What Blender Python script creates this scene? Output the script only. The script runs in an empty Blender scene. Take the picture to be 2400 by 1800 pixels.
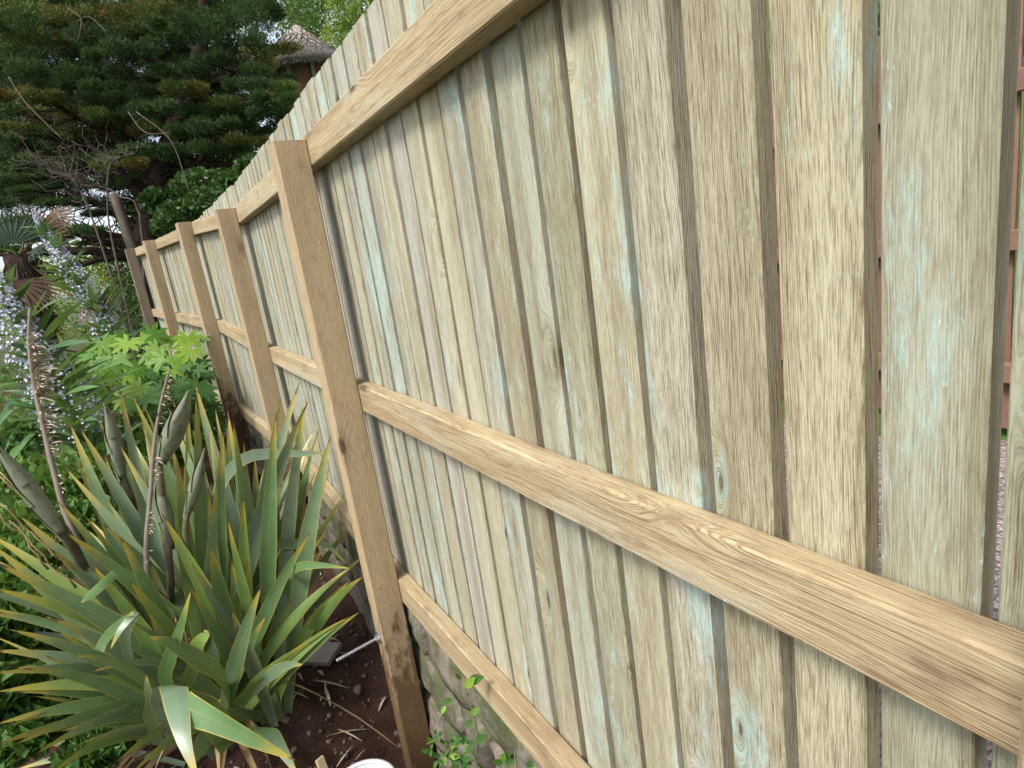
import bpy, math, random
import numpy as np
from mathutils import Vector, Matrix, noise as mnoise

S = bpy.context.scene
COL = S.collection
random.seed(7)
RNG = np.random.default_rng(7)

# ------------------------------------------------------------------ camera
# world: metres, origin at the camera, +Y along the fence, +X through the fence, Z up
F = 1405.26
R = np.array([[0.8452413596, -0.2375659796, 0.4786746801],
              [-0.5150695495, -0.1235274257, 0.8482006450],
              [-0.1423741662, -0.9634850183, -0.2267734913]])
cam = bpy.data.cameras.new('camera')
cam.sensor_width = 36.0
cam.lens = 36.0 * F / 2400.0
cam.clip_start = 0.02
cam.clip_end = 4000
camo = bpy.data.objects.new('camera', cam)
M3 = Matrix(((R[0, 0], -R[0, 1], -R[0, 2]), (R[1, 0], -R[1, 1], -R[1, 2]), (R[2, 0], -R[2, 1], -R[2, 2])))
camo.matrix_world = M3.to_4x4()
COL.objects.link(camo)
S.camera = camo

# ------------------------------------------------------------------ sky, sun, exposure
SUN_EL, SUN_AZ = math.radians(52), math.radians(-107)     # azimuth from +Y, clockwise
w = bpy.data.worlds.new('World')
S.world = w
w.use_nodes = True
wn = w.node_tree
wn.nodes.clear()
wo = wn.nodes.new('ShaderNodeOutputWorld')
wb = wn.nodes.new('ShaderNodeBackground')
sky = wn.nodes.new('ShaderNodeTexSky')
sky.sky_type = 'NISHITA'
sky.sun_disc = False
sky.sun_elevation = SUN_EL
sky.sun_rotation = SUN_AZ
sky.air_density = 1.0
sky.dust_density = 2.5
hs = wn.nodes.new('ShaderNodeHueSaturation')
hs.inputs['Saturation'].default_value = 0.5
wn.links.new(sky.outputs[0], hs.inputs['Color'])
wn.links.new(hs.outputs[0], wb.inputs['Color'])
wb.inputs['Strength'].default_value = 0.13
wn.links.new(wb.outputs[0], wo.inputs['Surface'])
sl = bpy.data.lights.new('sun', 'SUN')
sl.energy = 1.7
sl.angle = math.radians(14)
sl.color = (1.0, 0.95, 0.87)
so = bpy.data.objects.new('sun', sl)
sd = Vector((math.sin(SUN_AZ) * math.cos(SUN_EL), math.cos(SUN_AZ) * math.cos(SUN_EL), math.sin(SUN_EL)))
so.rotation_euler = (-sd).to_track_quat('-Z', 'Y').to_euler()
so.location = sd * 30
COL.objects.link(so)
S.view_settings.view_transform = 'Standard'
S.view_settings.look = 'None'
S.view_settings.exposure = 1.2
S.view_settings.gamma = 1.0
S.view_settings.use_curve_mapping = False
S.render.engine = 'CYCLES'
S.cycles.max_bounces = 6
S.cycles.transparent_max_bounces = 6


def at(px, py, d):
    """a place in the garden: along the bearing of (px, py) at d metres deep"""
    return Vector((R @ np.array([(px - 1200) / F, (py - 900) / F, 1.0])) * d)


# ------------------------------------------------------------------ object helpers
def tag(o, label=None, cat=None, group=None, kind=None):
    if label: o['label'] = label
    if cat: o['category'] = cat
    if group: o['group'] = group
    if kind: o['kind'] = kind
    return o


def thing(name, label, cat, loc=(0, 0, 0), group=None):
    o = bpy.data.objects.new(name, None)
    o.empty_display_size = 0.1
    COL.objects.link(o)
    o.location = loc
    return tag(o, label, cat, group)


def link(name, me, parent=None, mw=None):
    o = bpy.data.objects.new(name, me)
    COL.objects.link(o)
    if parent is not None:
        o.parent = parent
        o.matrix_parent_inverse = inv_world(parent)
    if mw is not None:
        o.matrix_basis = mw
    return o


def world_of(o):
    m = o.matrix_basis.copy()
    if o.parent is not None:
        m = world_of(o.parent) @ o.matrix_parent_inverse @ m
    return m


def inv_world(o):
    return world_of(o).inverted()


def mesh(name, V, Fc, mat, UV=None, smooth=True, sharp=False):
    """V (n,3); Fc list/array of faces (all same length if array); UV per vertex (n,2)"""
    me = bpy.data.meshes.new(name)
    V = np.asarray(V, dtype=np.float32)
    if isinstance(Fc, np.ndarray):
        k = Fc.shape[1]
        n = Fc.shape[0]
        me.vertices.add(len(V))
        me.vertices.foreach_set('co', V.ravel())
        me.loops.add(n * k)
        me.loops.foreach_set('vertex_index', Fc.astype(np.int32).ravel())
        me.polygons.add(n)
        me.polygons.foreach_set('loop_start', np.arange(0, n * k, k, dtype=np.int32))
        me.update(calc_edges=True)
        idx = Fc.ravel()
    else:
        me.from_pydata(V.tolist(), [], [list(f) for f in Fc])
        me.update()
        idx = np.concatenate([np.array(list(p.vertices)) for p in me.polygons]) if len(me.polygons) else np.zeros(0, int)
    if UV is not None:
        uvl = me.uv_layers.new(name='UVMap')
        uvl.data.foreach_set('uv', np.asarray(UV, dtype=np.float32)[idx].ravel())
    if smooth:
        me.polygons.foreach_set('use_smooth', np.ones(len(me.polygons), dtype=bool))
    if mat: me.materials.append(mat)
    return me


class MB:
    """collects pieces and makes ONE mesh"""
    def __init__(s):
        s.V, s.F, s.U, s.n = [], [], [], 0

    def add(s, V, Fc, U=None):
        V = np.asarray(V, float)
        for f in Fc: s.F.append([i + s.n for i in f])
        s.V.append(V)
        s.U.append(np.zeros((len(V), 2)) if U is None else np.asarray(U, float))
        s.n += len(V)

    def mesh(s, name, mat, smooth=True):
        return mesh(name, np.concatenate(s.V), s.F, mat, np.concatenate(s.U), smooth)


def bez(p0, p1, p2, n):
    t = np.linspace(0, 1, n)[:, None]
    p0, p1, p2 = map(lambda q: np.array(q, float), (p0, p1, p2))
    return (1 - t) ** 2 * p0 + 2 * t * (1 - t) * p1 + t * t * p2


def catmull(pts, n):
    pts = np.array(pts, float)
    P = np.vstack([2 * pts[0] - pts[1], pts, 2 * pts[-1] - pts[-2]])
    out = []
    m = len(pts) - 1
    for k in np.linspace(0, m - 1e-6, n):
        i = int(k); t = k - i
        a, b, c, d = P[i], P[i + 1], P[i + 2], P[i + 3]
        out.append(.5 * (2 * b + (c - a) * t + (2 * a - 5 * b + 4 * c - d) * t * t + (3 * b - a - 3 * c + d) * t ** 3))
    return np.array(out)


def frames(path, up):
    T = np.gradient(path, axis=0)
    T /= np.linalg.norm(T, axis=1)[:, None] + 1e-9
    up = np.array(up, float)
    Sd = np.cross(T, up)
    nrm = np.linalg.norm(Sd, axis=1)
    Sd[nrm < 1e-4] = (1, 0, 0)
    Sd /= np.linalg.norm(Sd, axis=1)[:, None]
    N = np.cross(Sd, T)
    return T, Sd, N


def tube(path, rad, seg=6):
    path = np.array(path, float)
    n = len(path)
    rad = np.broadcast_to(np.array(rad, float), (n,))
    T, Sd, N = frames(path, (0.31, 0.17, 0.94))
    a = np.linspace(0, 2 * np.pi, seg, endpoint=False)
    V = (path[:, None, :] + rad[:, None, None] * (np.cos(a)[None, :, None] * Sd[:, None, :] + np.sin(a)[None, :, None] * N[:, None, :])).reshape(-1, 3)
    Fc = []
    for i in range(n - 1):
        for j in range(seg):
            k = (j + 1) % seg
            Fc.append((i * seg + j, i * seg + k, (i + 1) * seg + k, (i + 1) * seg + j))
    Fc.append(tuple(range(seg - 1, -1, -1)))
    Fc.append(tuple(range((n - 1) * seg, n * seg)))
    U = np.stack([np.tile(np.arange(seg) / seg, n), np.repeat(np.linspace(0, 1, n), seg)], 1)
    return V, Fc, U


def ribbon(path, width, side=None, fold=0.0, twist=0.0, up=(0, 0, 1), thick=0.0):
    """leaf blade: three verts across (keel in the middle); uv.x across, uv.y along"""
    path = np.array(path, float)
    n = len(path)
    T, Sd, N = frames(path, up)
    if side is not None:
        s0 = np.array(side, float)
        Sd = s0 - (T @ s0)[:, None] * T
        Sd /= np.linalg.norm(Sd, axis=1)[:, None]
        N = np.cross(Sd, T)
    tw = np.linspace(0, twist, n)[:, None]
    S2 = Sd * np.cos(tw) + N * np.sin(tw)
    N2 = N * np.cos(tw) - Sd * np.sin(tw)
    wv = np.broadcast_to(np.array(width, float), (n,))[:, None]
    Lf = path - S2 * wv / 2 + N2 * wv * fold
    Rt = path + S2 * wv / 2 + N2 * wv * fold
    V = np.stack([Lf, path, Rt], 1).reshape(-1, 3)
    Fc = []
    for i in range(n - 1):
        for j in (0, 1):
            Fc.append((3 * i + j, 3 * i + j + 1, 3 * i + 4 + j, 3 * i + 3 + j))
    v = np.linspace(0, 1, n)
    U = np.stack([np.tile([0, .5, 1], n), np.repeat(v, 3)], 1)
    return V, Fc, U


# ------------------------------------------------------------------ material helpers
class NB:
    def __init__(s, name):
        s.mat = bpy.data.materials.new(name)
        s.mat.use_nodes = True
        s.nt = s.mat.node_tree
        s.nt.nodes.clear()
        s.out = s.nt.nodes.new('ShaderNodeOutputMaterial')
        s.bsdf = s.nt.nodes.new('ShaderNodeBsdfPrincipled')
        s.nt.links.new(s.bsdf.outputs[0], s.out.inputs[0])

    def n(s, t): return s.nt.nodes.new('ShaderNode' + t)

    def set(s, sock, v):
        if isinstance(v, bpy.types.NodeSocket): s.nt.links.new(v, sock)
        elif v is not None:
            if sock.type == 'RGBA' and len(v) == 3: v = (*v, 1)
            sock.default_value = v

    def m(s, op, a, b=None, c=None, clamp=False):
        n = s.n('Math'); n.operation = op; n.use_clamp = clamp
        s.set(n.inputs[0], a); s.set(n.inputs[1], b); s.set(n.inputs[2], c)
        return n.outputs[0]

    def vec(s, x=0.0, y=0.0, z=0.0):
        n = s.n('CombineXYZ')
        s.set(n.inputs[0], x); s.set(n.inputs[1], y); s.set(n.inputs[2], z)
        return n.outputs[0]

    def sep(s, v):
        n = s.n('SeparateXYZ'); s.set(n.inputs[0], v)
        return n.outputs

    def noise(s, v, scale=1.0, detail=2.0, rough=.5, dist=0.0, col=False):
        n = s.n('TexNoise'); s.set(n.inputs['Vector'], v)
        n.inputs['Scale'].default_value = scale
        n.inputs['Detail'].default_value = detail
        n.inputs['Roughness'].default_value = rough
        n.inputs['Distortion'].default_value = dist
        return n.outputs[1 if col else 0]

    def step(s, x, a, b):
        n = s.n('MapRange'); n.interpolation_type = 'SMOOTHSTEP'
        s.set(n.inputs[0], x); n.inputs[1].default_value = a; n.inputs[2].default_value = b
        return n.outputs[0]

    def mix(s, f, a, b, mode='MIX'):
        n = s.n('Mix'); n.data_type = 'RGBA'; n.blend_type = mode
        s.set(n.inputs[0], f); s.set(n.inputs[6], a); s.set(n.inputs[7], b)
        return n.outputs[2]

    def ramp(s, f, stops, mode='LINEAR'):
        n = s.n('ValToRGB'); s.set(n.inputs[0], f)
        cr = n.color_ramp; cr.interpolation = mode
        while len(cr.elements) < len(stops): cr.elements.new(0.5)
        for e, (p, c) in zip(cr.elements, stops):
            e.position = p; e.color = (*c, 1)
        return n.outputs[0]

    def bump(s, h, strength=.3, dist=.002):
        n = s.n('Bump'); n.inputs['Strength'].default_value = strength
        n.inputs['Distance'].default_value = dist
        s.set(n.inputs['Height'], h)
        s.nt.links.new(n.outputs[0], s.bsdf.inputs['Normal'])

    def fin(s, col, rough=.7, spec=.3):
        s.set(s.bsdf.inputs['Base Color'], col)
        s.set(s.bsdf.inputs['Roughness'], rough)
        s.bsdf.inputs['Specular IOR Level'].default_value = spec
        return s.mat

    def obj(s):
        n = s.n('TexCoord'); return n.outputs['Object']

    def rnd(s):
        n = s.n('ObjectInfo'); return n.outputs['Random']

    def uv(s):
        n = s.n('TexCoord'); return s.sep(n.outputs['UV'])


def wood(name, tones, dark, contrast=.6, lines=300.0, cyan=0.0, stain=0.0, stain_col=(.12, .06, .025),
         knots=.5, hatch=0.0, wet=None, fine=.25, bump=.35, cell=(9.0, 2.4), edge=0.0, band=0.0, kamp=.045, sscale=1.0, dash=1.0):
    """timber; local Z runs along the grain"""
    b = NB(name)
    rnd = b.rnd()
    x, y, z = b.sep(b.obj())
    zz = b.m('ADD', z, b.m('MULTIPLY', rnd, 57.0))
    yy = b.m('ADD', b.m('ADD', y, b.m('MULTIPLY', x, .9)), b.m('MULTIPLY', rnd, 13.0))
    n1 = b.noise(b.vec(b.m('MULTIPLY', yy, 7.0), b.m('MULTIPLY', zz, 1.6), x), 1, 2)
    vo = b.n('TexVoronoi'); vo.voronoi_dimensions = '2D'
    wob = b.m('MULTIPLY', n1, .25)
    b.set(vo.inputs['Vector'], b.vec(b.m('ADD', b.m('MULTIPLY', yy, cell[0]), wob), b.m('MULTIPLY', zz, cell[1])))
    vo.inputs['Scale'].default_value = 1
    kc = b.sep(vo.outputs['Color'])
    d = b.m('MULTIPLY', vo.outputs['Distance'], b.m('MULTIPLY_ADD', kc[1], 1.3, .75))
    exists = b.m('GREATER_THAN', kc[0], 1 - knots)
    halo = b.m('MULTIPLY', b.step(kc[2], .5, .8), .34)
    fall = b.m('MULTIPLY', b.step(d, .42, .0), exists)
    core = b.m('MULTIPLY', b.step(d, .085, .035), exists)
    Fv = b.m('ADD', b.m('ADD', yy, b.m('MULTIPLY', n1, .035)), b.m('MULTIPLY', fall, kamp))
    gA = b.noise(b.vec(b.m('MULTIPLY', Fv, 95.0), b.m('MULTIPLY', zz, .8), rnd), 1, 4, .62)
    w = b.m('MULTIPLY_ADD', b.m('SINE', b.m('ADD', b.m('MULTIPLY', Fv, lines * 6.283), b.m('MULTIPLY', gA, 9.0))), .5, .5)
    w = b.m('POWER', w, 2.2)
    gB = b.noise(b.vec(b.m('MULTIPLY', Fv, 560.0), b.m('MULTIPLY', zz, 60.0 * dash), b.m('MULTIPLY', x, 300)), 1, 4, .72)
    gC = b.noise(b.vec(b.m('MULTIPLY', Fv, 330.0), b.m('MULTIPLY', zz, 21.0 * dash), b.m('MULTIPLY_ADD', x, 150, 3.3)), 1, 4, .7)
    lm = b.step(b.noise(b.vec(b.m('MULTIPLY', yy, 26.0), b.m('MULTIPLY', zz, 2.2), b.m('MULTIPLY', rnd, 9)), 1, 2), .36, .62)
    w = b.m('MULTIPLY', w, b.m('MULTIPLY_ADD', lm, .8, .2))
    t = b.m('ADD', b.m('MULTIPLY', b.step(gA, .32, .72), .20), b.m('ADD', b.m('MULTIPLY', w, .42), b.m('ADD', b.m('MULTIPLY', b.step(gB, .46, .66), fine), b.m('MULTIPLY', b.step(gC, .50, .64), fine * 1.15))))
    base = b.ramp(rnd, tones, 'LINEAR')
    big = b.noise(b.vec(b.m('MULTIPLY', yy, 12.0), b.m('MULTIPLY', zz, 1.1), rnd), 1, 3, .6)
    base = b.mix(b.step(big, .38, .72), base, b.mix(.38, base, dark))
    col = b.mix(b.m('MULTIPLY', t, b.m('MULTIPLY', b.m('MULTIPLY_ADD', b.m('FRACT', b.m('MULTIPLY', rnd, 7.31)), .55, .62), contrast), clamp=True), base, dark)
    if band:                                 # heartwood bands and cathedral figure running down the board
        bd = b.noise(b.vec(b.m('MULTIPLY', Fv, 22.0), b.m('MULTIPLY', zz, .40), b.m('MULTIPLY', rnd, 23)), 1, 2, .5)
        fray = b.m('MULTIPLY', b.m('SUBTRACT', gC, .5), .35)
        col = b.mix(b.m('MULTIPLY', b.step(b.m('ADD', bd, fray), .46, .64), band), col, b.mix(.5, col, dark))
    pm = b.noise(b.vec(b.m('MULTIPLY', yy, 22.0), b.m('MULTIPLY', zz, 5.5), x), 1, 5, .68)
    if cyan:
        lg = b.noise(b.vec(b.m('MULTIPLY', yy, 6.0), b.m('MULTIPLY', zz, 1.3), b.m('MULTIPLY', rnd, 31)), 1, 2)
        src = b.m('ADD', b.m('ADD', lg, b.m('MULTIPLY', fall, halo)), b.m('MULTIPLY', pm, .62))
        cm = b.m('MULTIPLY', b.step(src, .87, 1.03), cyan)
        ragged = b.step(b.noise(b.vec(b.m('MULTIPLY', Fv, 160.0), b.m('MULTIPLY', zz, 26.0), x), 1, 3, .7), .38, .62)
        col = b.mix(b.m('MULTIPLY', cm, b.m('MULTIPLY_ADD', ragged, .75, .25)), col, (.38, .54, .49))
        sp = b.noise(b.vec(b.m('MULTIPLY', yy, 230.0), b.m('MULTIPLY', zz, 70.0), b.m('MULTIPLY', x, 200)), 1, 2, .6)
        spm = b.m('MULTIPLY', b.step(sp, .62, .70), b.m('MULTIPLY', b.step(pm, .44, .60), b.step(lg, .42, .62)))
        col = b.mix(b.m('MULTIPLY', spm, .8), col, (.42, .61, .58))
    if stain:
        sm = b.noise(b.vec(b.m('MULTIPLY', yy, 30.0 * sscale), b.m('MULTIPLY', zz, 9.0 * sscale), b.m('ADD', x, 4.0)), 1, 5, .62)
        col = b.mix(b.m('MULTIPLY', b.step(sm, .56, .72), stain), col, stain_col)
    if wet is not None:                      # damp, dirt-splashed foot of a post: (z0, z1) up its length
        sm = b.noise(b.vec(b.m('MULTIPLY', y, 34.0), b.m('MULTIPLY', z, 16.0), b.m('MULTIPLY_ADD', x, 34.0, b.m('MULTIPLY', rnd, 40))), 1, 4, .6)
        h = b.m('ADD', b.step(z, wet[1], wet[0]), b.m('MULTIPLY', b.m('SUBTRACT', sm, .5), 1.9))
        col = b.mix(b.m('MULTIPLY', b.step(h, .45, .85), .85), col, (.085, .045, .02))
        col = b.mix(b.m('MULTIPLY', b.step(z, wet[1], wet[0]), .38), col, (.16, .10, .045))
    if hatch:
        hp = b.noise(b.vec(b.m('MULTIPLY', yy, 4.0), b.m('MULTIPLY', zz, 3.0), rnd), 1, 3)
        hm = b.m('MULTIPLY_ADD', b.m('SINE', b.m('MULTIPLY', b.m('ADD', b.m('ADD', zz, b.m('MULTIPLY', hp, .07)), b.m('MULTIPLY', yy, b.m('SUBTRACT', rnd, .2))), 6.283 * 170)), .5, .5)
        hk = b.m('MULTIPLY', b.step(b.noise(b.vec(b.m('MULTIPLY', yy, 9.0), b.m('MULTIPLY', zz, 2.0), b.m('MULTIPLY', rnd, 17)), 1, 3), .52, .66), b.m('MULTIPLY', b.step(gB, .35, .6), hatch))
        col = b.mix(b.m('MULTIPLY', b.m('POWER', hm, 3.0), hk), col, dark)
    if edge:                                 # narrow faces are tinted browner than the broad ones
        on = b.sep(b.n('TexCoord').outputs['Normal'])
        col = b.mix(b.m('MULTIPLY', b.step(b.m('ABSOLUTE', on[1]), .6, .9), edge), col, b.mix(b.m('MULTIPLY', t, .8, clamp=True), (.55, .43, .29), (.30, .21, .12)))
    ring = b.m('MULTIPLY', b.step(d, .17, .08), exists)
    col = b.mix(b.m('MULTIPLY', ring, .35), col, dark)
    col = b.mix(b.m('MULTIPLY', core, b.m('MULTIPLY_ADD', kc[2], .6, .3)), col, (.085, .055, .035))
    b.bump(b.m('SUBTRACT', b.m('MULTIPLY', t, -1.0), b.m('MULTIPLY', core, .6)), bump, .0016)
    return b.fin(col, .72, .22)


TAN, GRN, LIL, YEL, BLU = (.475, .455, .34), (.43, .445, .33), (.46, .45, .40), (.485, .45, .305), (.425, .46, .40)
M_BOARD = wood('weathered treated board', [(0, TAN), (.2, BLU), (.38, GRN), (.55, LIL), (.75, TAN), (1, YEL)], (.155, .115, .05),
               .92, 360, cyan=.85, stain=.34, stain_col=(.25, .20, .09), knots=.36, hatch=.10, fine=.40, bump=.6, edge=.12, band=.62, dash=.55)
M_RAIL = wood('planed treated rail', [(0, (.50, .415, .255)), (.5, (.46, .385, .245)), (1, (.51, .425, .265))], (.18, .11, .045),
              .95, 250, cyan=.2, stain=.72, stain_col=(.15, .09, .06), knots=.24, fine=.38, bump=.6, cell=(6.0, 1.5), band=.5, kamp=.022, sscale=.5, dash=.25)
M_POST = wood('sawn post timber', [(0, (.47, .37, .23)), (.5, (.49, .385, .245)), (1, (.46, .355, .21))], (.20, .125, .06),
              .82, 150, cyan=.0, stain=.30, knots=.45, hatch=.25, fine=.42, bump=.6, wet=(0.55, 1.6), cell=(5.0, 2.0))
M_GREYPOST = wood('grey brown timber', [(0, (.20, .155, .11)), (1, (.22, .175, .125))], (.07, .055, .04), .6, 150, knots=.3, fine=.4)
M_RED = wood('red brown fence timber', [(0, (.22, .135, .095)), (.5, (.17, .085, .07)), (1, (.25, .16, .11))], (.15, .05, .03), .5, 170, stain=.3, knots=.4)


def leafmat(name, ramp, rough=.45, spec=.4, trans=.25, margin=None, tip=None, rib=None, byobj=True, veins=0.0, noise_amt=.3):
    """thin leaf: colour drawn per object or per leaf (uv.x), seen-through light as translucency"""
    b = NB(name)
    u, v, _ = b.uv()
    f = b.rnd() if byobj else u
    col = b.ramp(f, ramp)
    ob = b.obj()
    nz = b.noise(ob, 14 if byobj else 3, 3, .6)
    col = b.mix(b.m('MULTIPLY', b.step(nz, .3, .7), noise_amt), col, b.mix(.55, col, (.02, .03, .01)))
    if veins:
        st = b.m('MULTIPLY_ADD', b.m('SINE', b.m('MULTIPLY', u, 6.283 * 14)), .5, .5)
        col = b.mix(b.m('MULTIPLY', st, veins), col, b.mix(.5, col, (.02, .05, .02)))
    if rib is not None:
        c = b.m('ABSOLUTE', b.m('SUBTRACT', u, .5))
        col = b.mix(b.m('MULTIPLY', b.step(c, .045, .015), rib[1]), col, rib[0])
    if margin is not None:
        c = b.m('ABSOLUTE', b.m('SUBTRACT', u, .5))
        col = b.mix(b.m('MULTIPLY', b.step(c, .445, .48), .8), col, margin)
    if tip is not None:
        nz2 = b.m('MULTIPLY', b.m('SUBTRACT', b.noise(ob, 30, 2), .5), .12)
        vv = b.m('ADD', v, nz2)
        col = b.mix(b.m('MULTIPLY', b.step(vv, .80, .95), .8), col, tip[0])
        col = b.mix(b.step(vv, .965, .99), col, tip[1])
    b.fin(col, rough, spec)
    tr = b.n('BsdfTranslucent')
    b.set(tr.inputs['Color'], b.mix(.5, col, (.30, .42, .06)))
    mx = b.n('MixShader'); mx.inputs[0].default_value = trans
    b.nt.links.new(b.bsdf.outputs[0], mx.inputs[1])
    b.nt.links.new(tr.outputs[0], mx.inputs[2])
    b.nt.links.new(mx.outputs[0], b.out.inputs[0])
    return b.mat


def plain(name, col, rough=.6, spec=.3, var=.3, scale=20.0, metallic=0.0, bump=0.0, col2=None):
    b = NB(name)
    ob = b.obj()
    nz = b.noise(ob, scale, 5, .62)
    c2 = col2 or tuple(c * .4 for c in col)
    c = b.mix(b.m('MULTIPLY', b.step(nz, .35, .72), var), col, c2)
    b.bsdf.inputs['Metallic'].default_value = metallic
    if bump: b.bump(nz, bump, .01)
    return b.fin(c, rough, spec)


M_FLAX = leafmat('flax blade', [(0, (.10, .20, .06)), (.3, (.135, .225, .10)), (.55, (.175, .25, .165)), (.85, (.12, .22, .055)), (1, (.21, .31, .07))],
                 .36, .55, .12, margin=(.42, .34, .06), tip=((.40, .30, .04), (.13, .055, .02)), rib=((.20, .23, .09), .5), veins=.18, noise_amt=.35)
M_FLAXDEAD = plain('dry flax', (.34, .24, .12), .8, .2, .6, 9)
M_BUD = plain('flax bud bract', (.155, .175, .11), .5, .3, .7, 14, col2=(.09, .085, .05))
M_STALK = plain('flax flower stalk', (.12, .11, .065), .6, .3, .6, 12, col2=(.05, .03, .02))
M_BARE = plain('dead bush twig', (.14, .115, .095), .85, .1, .5, 10)
M_STUMP = wood('dark weathered round timber', [(0, (.12, .098, .075)), (1, (.13, .105, .08))], (.04, .03, .022), .7, 120, knots=.3, fine=.4)
M_DRY = plain('dried husks', (.50, .43, .33), .9, .1, .5, 16, col2=(.16, .11, .08))
M_ECH = leafmat('bugloss leaf', [(0, (.04, .115, .045)), (.5, (.065, .15, .065)), (1, (.11, .22, .05))], .45, .45, .22, rib=((.16, .26, .10), .6), noise_amt=.4)
M_FLOWER = leafmat('bugloss flower', [(0, (.40, .41, .56)), (.5, (.56, .57, .68)), (1, (.74, .74, .80))], .7, .2, .15, byobj=False, noise_amt=.0)
M_FATSIA = leafmat('lobed leaf', [(0, (.06, .17, .018)), (.5, (.13, .28, .026)), (1, (.22, .36, .035))], .45, .35, .3, noise_amt=.45)
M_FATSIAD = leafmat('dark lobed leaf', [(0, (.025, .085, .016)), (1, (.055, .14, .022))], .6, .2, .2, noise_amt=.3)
M_STEMG = plain('green stem', (.14, .22, .05), .6, .3, .4)
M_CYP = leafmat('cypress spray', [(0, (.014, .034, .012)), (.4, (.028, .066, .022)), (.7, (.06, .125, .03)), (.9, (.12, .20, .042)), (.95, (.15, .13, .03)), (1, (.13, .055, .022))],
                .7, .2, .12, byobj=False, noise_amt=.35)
M_IVY = leafmat('ivy leaf', [(0, (.018, .055, .012)), (.6, (.035, .10, .02)), (1, (.07, .15, .03))], .35, .5, .15, byobj=False, noise_amt=.2)
M_SHRUB = leafmat('light green shrub leaf', [(0, (.05, .13, .02)), (.5, (.11, .21, .03)), (1, (.21, .30, .05))], .5, .3, .35, byobj=False, noise_amt=.2)
M_LIME = leafmat('lime shrub leaf', [(0, (.12, .24, .02)), (.5, (.24, .36, .035)), (1, (.36, .46, .06))], .5, .3, .4, byobj=False, noise_amt=.2)
M_UNDER = leafmat('undergrowth leaf', [(0, (.03, .085, .02)), (.5, (.07, .17, .03)), (1, (.15, .28, .05))], .5, .3, .25, byobj=False, noise_amt=.3)
M_PALM = leafmat('palm blade', [(0, (.03, .065, .03)), (1, (.055, .095, .04))], .45, .4, .12, noise_amt=.3)
M_PALMDEAD = plain('dead palm frond', (.13, .085, .055), .85, .1, .5, 10)
M_BARK = plain('dark bark', (.035, .024, .018), .9, .1, .5, 30, bump=.6)
M_TWIG = plain('bare grey twig', (.24, .20, .17), .85, .1, .5, 10)
M_STEEL = plain('galvanised steel', (.55, .57, .60), .35, .5, .4, 90, metallic=.85)
M_WHITE = plain('white plastic', (.80, .80, .82), .35, .4, .12, 16, col2=(.45, .38, .30))
M_THATCH = plain('weathered thatch', (.20, .165, .15), .95, .05, .6, 5, bump=.6, col2=(.10, .075, .065))
M_THATCH2 = plain('pale thatch ridge', (.36, .31, .28), .95, .05, .5, 6, bump=.5, col2=(.2, .165, .15))
M_HUTW = plain('brown hut wall', (.13, .075, .04), .8, .1, .4, 3)


def soil_mat():
    b = NB('garden soil')
    ob = b.obj()
    n1 = b.noise(ob, 5, 5, .65)
    n2 = b.noise(ob, 55, 4, .7)
    n3 = b.noise(ob, 2.2, 3, .5)
    col = b.ramp(n1, [(.25, (.026, .014, .010)), (.55, (.062, .033, .024)), (.8, (.105, .060, .043))])
    col = b.mix(b.m('MULTIPLY', b.step(n2, .58, .75), .5), col, (.15, .10, .075))
    x, y, z = b.sep(ob)
    g = b.m('MULTIPLY', b.step(n3, .42, .6), b.m('MAXIMUM', b.step(y, 5.2, 8.0), b.step(x, -1.2, -2.6)))
    col = b.mix(g, col, (.05, .10, .022))
    b.bump(b.m('ADD', n1, b.m('MULTIPLY', n2, .5)), .8, .02)
    return b.fin(col, .95, .1)


def stone_mat():
    b = NB('mossy rubble stone')
    ob = b.n('NewGeometry').outputs['Position']
    rnd = b.rnd()
    n1 = b.noise(ob, 9, 6, .7)
    n2 = b.noise(ob, 60, 3, .6)
    col = b.ramp(n1, [(.3, (.075, .066, .054)), (.5, (.165, .147, .125)), (.72, (.30, .27, .235))])
    col = b.mix(b.m('MULTIPLY', rnd, .45), col, (.21, .15, .115))
    col = b.mix(b.m('MULTIPLY', b.step(n2, .55, .7), .4), col, (.08, .07, .06))
    ms = b.noise(ob, 6.5, 5, .66)
    col = b.mix(b.m('MULTIPLY', b.step(ms, .42, .58), .8), col, (.065, .085, .03))
    b.bump(b.m('ADD', n1, b.m('MULTIPLY', n2, .3)), .7, .02)
    return b.fin(col, .92, .15)


def gravel_mat():
    b = NB('pinkish grey gravel')
    ob = b.obj()
    vo = b.n('TexVoronoi'); b.set(vo.inputs['Vector'], ob); vo.inputs['Scale'].default_value = 75
    c = b.ramp(b.sep(vo.outputs['Color'])[0], [(0, (.20, .155, .15)), (.5, (.36, .29, .285)), (1, (.50, .43, .42))])
    dk = b.step(vo.outputs['Distance'], .35, .7)
    c = b.mix(b.m('MULTIPLY', dk, .7), c, (.07, .055, .05))
    b.bump(b.m('MULTIPLY', vo.outputs['Distance'], -1.0), .9, .01)
    return b.fin(c, .9, .2)


M_SOIL, M_STONE, M_GRAVEL = soil_mat(), stone_mat(), gravel_mat()
M_PEBBLE = plain('soil pebble', (.16, .115, .09), .9, .15, .5, 18)
M_CHIP = plain('pale cut timber', (.55, .44, .27), .8, .15, .3, 30)
M_SLAB = plain('pale paving', (.36, .31, .28), .9, .1, .4, 14)
M_GRASS = plain('hillside grass', (.07, .13, .03), .95, .05, .5, 1.5)


# ------------------------------------------------------------------ ground
def sstep(a, b, x):
    t = min(max((x - a) / (b - a), 0), 1)
    return t * t * (3 - 2 * t)


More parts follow.
